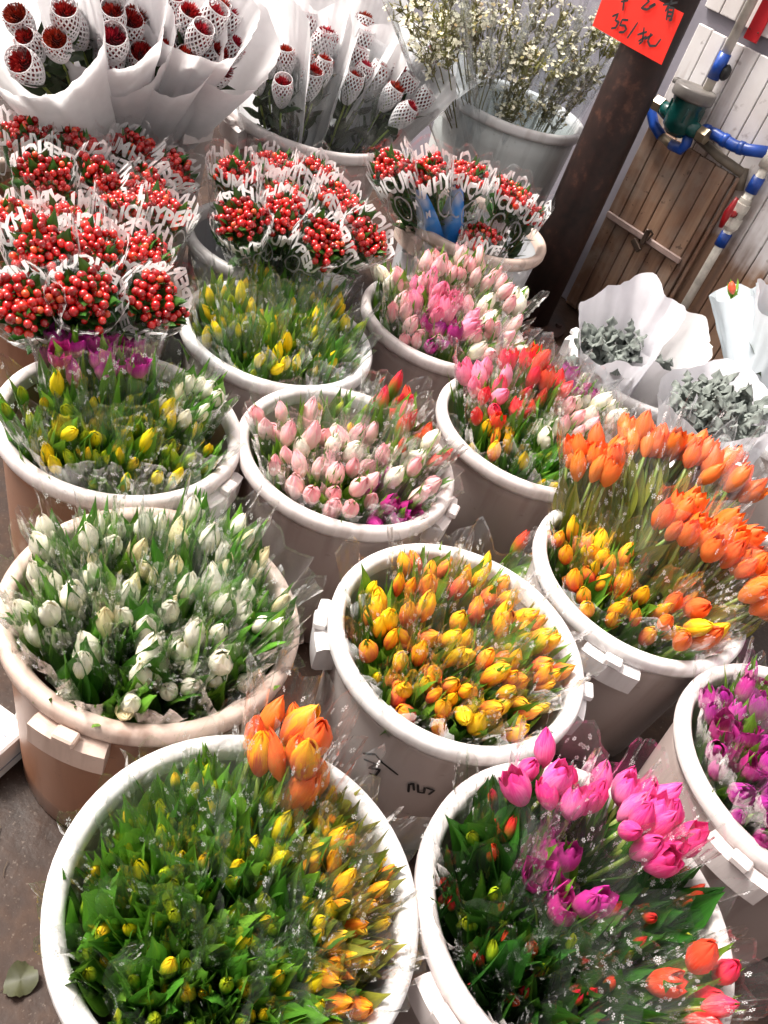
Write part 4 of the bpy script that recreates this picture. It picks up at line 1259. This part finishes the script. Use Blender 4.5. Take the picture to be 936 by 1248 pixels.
# blue hose arm from meter to tee, old pipe below it, blue elbow left
mt = px_pt(838, 132, .09)
h0, h1, h2, h3 = px_pt(856, 158, .07), px_pt(872, 164, .07), px_pt(895, 178, .06), px_pt(922, 186, .05)
pipeseg('blue_arm', [h0, h1, lerp(h1, h2, .55), h2, lerp(h2, h3, .6), pt(sl - .015, el.z, .05)], .0195, 'pipe_blue')
cb = MB()
for A_, B_, k in ((h0, h1, .3), (h1, h2, .5), (h2, h3, .3)):
    p = lerp(A_, B_, k); d = (B_ - A_).normalized() * .010; cb.tube([p - d, p - d * .8, p + d * .8, p + d], [.020, .0225, .0225, .020], 14)
cb.build('collar', 'pipe_blue', pipe)
o0, o1, o2 = px_pt(850, 166, .035), px_pt(878, 192, .035), px_pt(906, 212, .035)
pipeseg('old_pipe', [o0, o1, o2], .016, 'pipe_old')
pipeseg('old_pipe', [px_pt(908, 205, .03), px_pt(901, 232, .03)], .014, 'pipe_old')
l0, l1, l2 = px_pt(792, 128, .07), px_pt(797, 152, .07), px_pt(806, 166, .07)
pipeseg('blue_elbow', [px_pt(788, 118, .07), l0, l1, l2], .018, 'pipe_blue')
q0, q1, q2 = px_pt(806, 166, .07), px_pt(818, 176, .075), px_pt(826, 178, .08)
pipeseg('union', [q0, q1, q2], .015, 'brass')
pipeseg('blue_elbow', [px_pt(818, 176, .08), px_pt(830, 182, .085), px_pt(836, 176, .085), px_pt(841, 160, .085)], .0185, 'pipe_blue')

meter = empty('water_meter', WP, WROT); tag(meter, 'green bodied water meter with grey hinged lid between the pipes', 'meter')
mc = px_pt(834, 138, .10)
mb = MB(); mb.lathe([(.0, mc.z - .075), (.03, mc.z - .073), (.052, mc.z - .05), (.058, mc.z - .015), (.055, mc.z + .02), (.060, mc.z + .04), (.060, mc.z + .048)], 32, 0, (mc.x, mc.y))
mb.tube([(mc.x - .10, mc.y, mc.z - .015), (mc.x - .06, mc.y, mc.z - .02), (mc.x + .06, mc.y, mc.z - .03), (mc.x + .085, mc.y, mc.z - .03)], [.02, .028, .028, .02], 16)
for k in range(4):
    a = .6 + k * 1.57; mb.box((mc.x + .055 * cos(a), mc.y + .055 * sin(a), mc.z + .005), (.012, .008, .05), Matrix.Rotation(a, 3, 'Z'), bev=.002)
mb.build('meter_body', 'meter_green', meter)
mb = MB(); mb.lathe([(.056, mc.z + .046), (.071, mc.z + .047), (.073, mc.z + .052), (.073, mc.z + .080), (.069, mc.z + .085), (.05, mc.z + .086), (.045, mc.z + .083), (.0, mc.z + .083)], 32, 0, (mc.x, mc.y))
mb.box((mc.x - .075, mc.y, mc.z + .075), (.03, .03, .018), bev=.003)
mb.build('meter_lid', 'meter_grey', meter)
mb = MB()
for sgn, zz in ((-1, -.015), (1, -.03)): mb.tube([(mc.x + sgn * .085, mc.y, mc.z + zz), (mc.x + sgn * .118, mc.y, mc.z + zz)], .027, 6)
mb.build('pipe_nut', 'brass', meter, False)

# ------------------------------------------------------------------ steel post and the price sign
PC = Vector((.238, 3.19, 0)); PR = .088
post = empty('steel_post', PC); tag(post, 'thick dark rusty round post rising behind the pink tulips', 'post')
mb = MB(); mb.lathe([(PR, .02), (PR, .4), (PR - .001, 1.0), (PR, 2.0), (PR, 3.2)], 48, 0, caps=(True, True)); mb.build('shaft', 'post', post)
mb = MB(); mb.lathe([(PR + .07, .0), (PR + .07, .018), (PR + .003, .02)], 32, 0, caps=(True, True))
for k in range(6): mb.lathe([(.012, .019), (.012, .03), (0, .03)], 6, 0, (cos(k * 1.05) * .128, sin(k * 1.05) * .128))
mb.build('base_plate', 'post', post, False)
SN = Vector((.63, .777, 0)).normalized(); SP = PC - SN * (PR + .004)
sign = empty('price_sign', SP); tag(sign, 'red card price sign with black brush writing, 35 per bunch, on the post', 'sign')


def spx(x, y, o=0): return on_plane(x, y, SP - SN * o, SN) - SP


bl = spx(722, 31); br = spx(806, 79); tl = spx(745, -30); tr_ = spx(862, -22)
ex = (br - bl); ez = Vector((0, 0, .34))
ez = (tl - bl) * 1.0
mb = MB()
def sgn(u, v):
    p = bl + ex * u + (ez + (tr_ - br - ez) * u * 0) * v; return p - SN * (.006 * (1 - (2 * u - 1) ** 2)) - SN * .004 * v * (1 - u), (u, v, 0)
mb.grid(sgn, 10, 8)
n0 = len(mb.v)
mb2 = [Vector(x) + SN * .0012 for x in mb.v]
for q in mb2: mb.vert(q)
for f in list(mb.f): mb.face([n0 + i for i in reversed(f)])
mb.build('card', 'sign_red', sign)
ink = MB(); S = 3.966
strokes = [[(183, 80), (214, 66), (199, 98), (216, 108), (200, 134), (178, 138)], [(232, 95), (222, 122), (245, 124), (252, 142), (238, 156), (216, 156)], [(230, 95), (262, 98)], [(308, 108), (256, 186)],
           [(306, 168), (352, 154)], [(338, 132), (330, 200), (312, 214)], [(310, 200), (350, 176)], [(372, 160), (356, 200), (366, 222), (394, 222), (420, 188)], [(340, 190), (380, 168)],
           [(242, -6), (235, 52)], [(225, 8), (262, 2)], [(350, -10), (362, 6), (324, 40), (352, 46), (394, 22)], [(362, 34), (392, 16)], [(428, 24), (500, 12)], [(476, -4), (452, 34), (440, 56)], [(456, 36), (446, 98)], [(456, 36), (482, 40), (468, 100), (458, 94)], [(450, 58), (474, 60)], [(448, 76), (470, 80)]]
for st in strokes:
    P3 = []
    for x, y in dens(st, 3):
        p = spx(700 + x / S, y / S, .012); P3.append(p)
    stroke(ink, P3, .0034, lambda p: -SN)
ink.build('brush_writing', 'ink', sign)

# ------------------------------------------------------------------ ground and what lies on it
mb = MB(); mb.grid(lambda u, v: (((u - .5) * 120, (v - .5) * 120, 0), (u, v, 0)), 8, 8)
tag(mb.build('ground', 'ground'), kind='structure')
g = at(25, 1195, 0.006); mb = MB(); R = random.Random(4)
def dl(u, v):
    a = 2 * pi * u; rr = .023 * (1 + .08 * sin(3 * a + 1) + .04 * sin(11 * a) + .03 * sin(17 * a)) * v; return (rr * cos(a), rr * sin(a) * 1.1, .004 + .006 * sin(3 * a) * v * v), (u, v, 0)
mb.grid(dl, 30, 4, close=True); o = mb.build('fallen_leaf', 'dry_leaf'); o.location = g; tag(o, 'crushed olive leaf lying on the wet dark floor', 'leaf')
mb = MB()
for _ in range(26):
    p = at(R.uniform(-60, 120), R.uniform(560, 1240), .004); a = R.uniform(0, 6.28); l = R.uniform(.004, .02); d = Vector((cos(a), sin(a), 0)) * l
    mb.tube([p, p + d, p + d * 1.8 + Vector((R.uniform(-.004, .004), .003, 0))], R.uniform(.0005, .001), 4)
tag(mb.build('litter', 'straw'), kind='stuff')
g = at(4, 935, .0); ct = empty('carton', g, Matrix.Rotation(-.25, 3, 'Z')); tag(ct, 'small white carton with a strap on the floor by the stained bucket', 'carton')
mb = MB(); mb.box((-.03, 0, .04), (.085, .10, .08), bev=.004); mb.build('box', 'carton', ct, False)
mb = MB()
for k in range(5): mb.box((-.025 + .0 * k, -.03 + .013 * k, .0812), (.04 - .004 * (k % 3), .002, .001))
mb.box((.0135, 0, .03), (.001, .06, .003)); mb.build('printed_lines', 'carton_print', ct, False)
mb = MB(); mb.tube([(-.02, .045, .075), (-.015, .055, .13), (-.012, .05, .15)], .0025, 6); mb.build('strap', 'label_white', ct)
mb = MB(); mb.box((-.03, -.0505, .012), (.08, .002, .02)); mb.build('tape', 'tape', ct, False)

# ------------------------------------------------------------------ unseen roof behind the camera, added to shade the bucket fronts
mb = MB(); mb.grid(lambda u, v: (((u - .5) * 12, -6 + 4.6 * v, 2.9 - .35 * v + .02 * sin(u * 60)), (u, v, 0)), 60, 10)
n0 = len(mb.v)
for q in list(mb.v): mb.vert((q[0], q[1], q[2] + .006))
for f in list(mb.f): mb.face([n0 + i for i in reversed(f)])
mb.tube([(-6, -1.4, 2.53), (6, -1.4, 2.53)], .02, 10); mb.tube([(-6, -6, 2.87), (6, -6, 2.87)], .02, 10)
tag(mb.build('added_shade_roof', 'canvas'), kind='structure')

# ------------------------------------------------------------------ light
world = bpy.data.worlds.new('World'); scene.world = world; world.use_nodes = True
wn = world.node_tree; bg = wn.nodes['Background']; sky = wn.nodes.new('ShaderNodeTexSky'); sky.sky_type = 'NISHITA'; sky.sun_disc = False
SUN_EL, SUN_AZ = radians(57), radians(-80)     # from the left, a little behind the stall
sky.sun_elevation = SUN_EL; sky.sun_rotation = SUN_AZ; sky.dust_density = 4; sky.air_density = .8; sky.ozone_density = .6
hs = wn.nodes.new('ShaderNodeHueSaturation'); hs.inputs['Saturation'].default_value = .15
wn.links.new(sky.outputs[0], hs.inputs['Color']); tn = wn.nodes.new('ShaderNodeMix'); tn.data_type = 'RGBA'; tn.blend_type = 'MULTIPLY'; tn.inputs['Factor'].default_value = 1; tn.inputs[7].default_value = (1.08, 1, .94, 1)
wn.links.new(hs.outputs[0], tn.inputs[6]); wn.links.new(tn.outputs[2], bg.inputs['Color'])
bg.inputs['Strength'].default_value = .08
sd = bpy.data.lights.new('sun', 'SUN'); sd.energy = 1.5; sd.angle = radians(15); sd.color = (1, .95, .88)
so = bpy.data.objects.new('sun', sd); COL.objects.link(so)
dirv = Vector((sin(SUN_AZ) * cos(SUN_EL), cos(SUN_AZ) * cos(SUN_EL), sin(SUN_EL)))
so.rotation_euler = dirv.to_track_quat('Z', 'Y').to_euler()

vs = scene.view_settings; vs.view_transform = 'Standard'; vs.look = 'None'; vs.gamma = 1; vs.use_curve_mapping = False; vs.exposure = 2.15
cy = scene.cycles; cy.max_bounces = 10; cy.diffuse_bounces = 4; cy.glossy_bounces = 3; cy.transmission_bounces = 4; cy.transparent_max_bounces = 28
cy.adaptive_threshold = .02; cy.use_denoising = True; cy.caustics_reflective = False; cy.caustics_refractive = False; cy.sample_clamp_indirect = 6
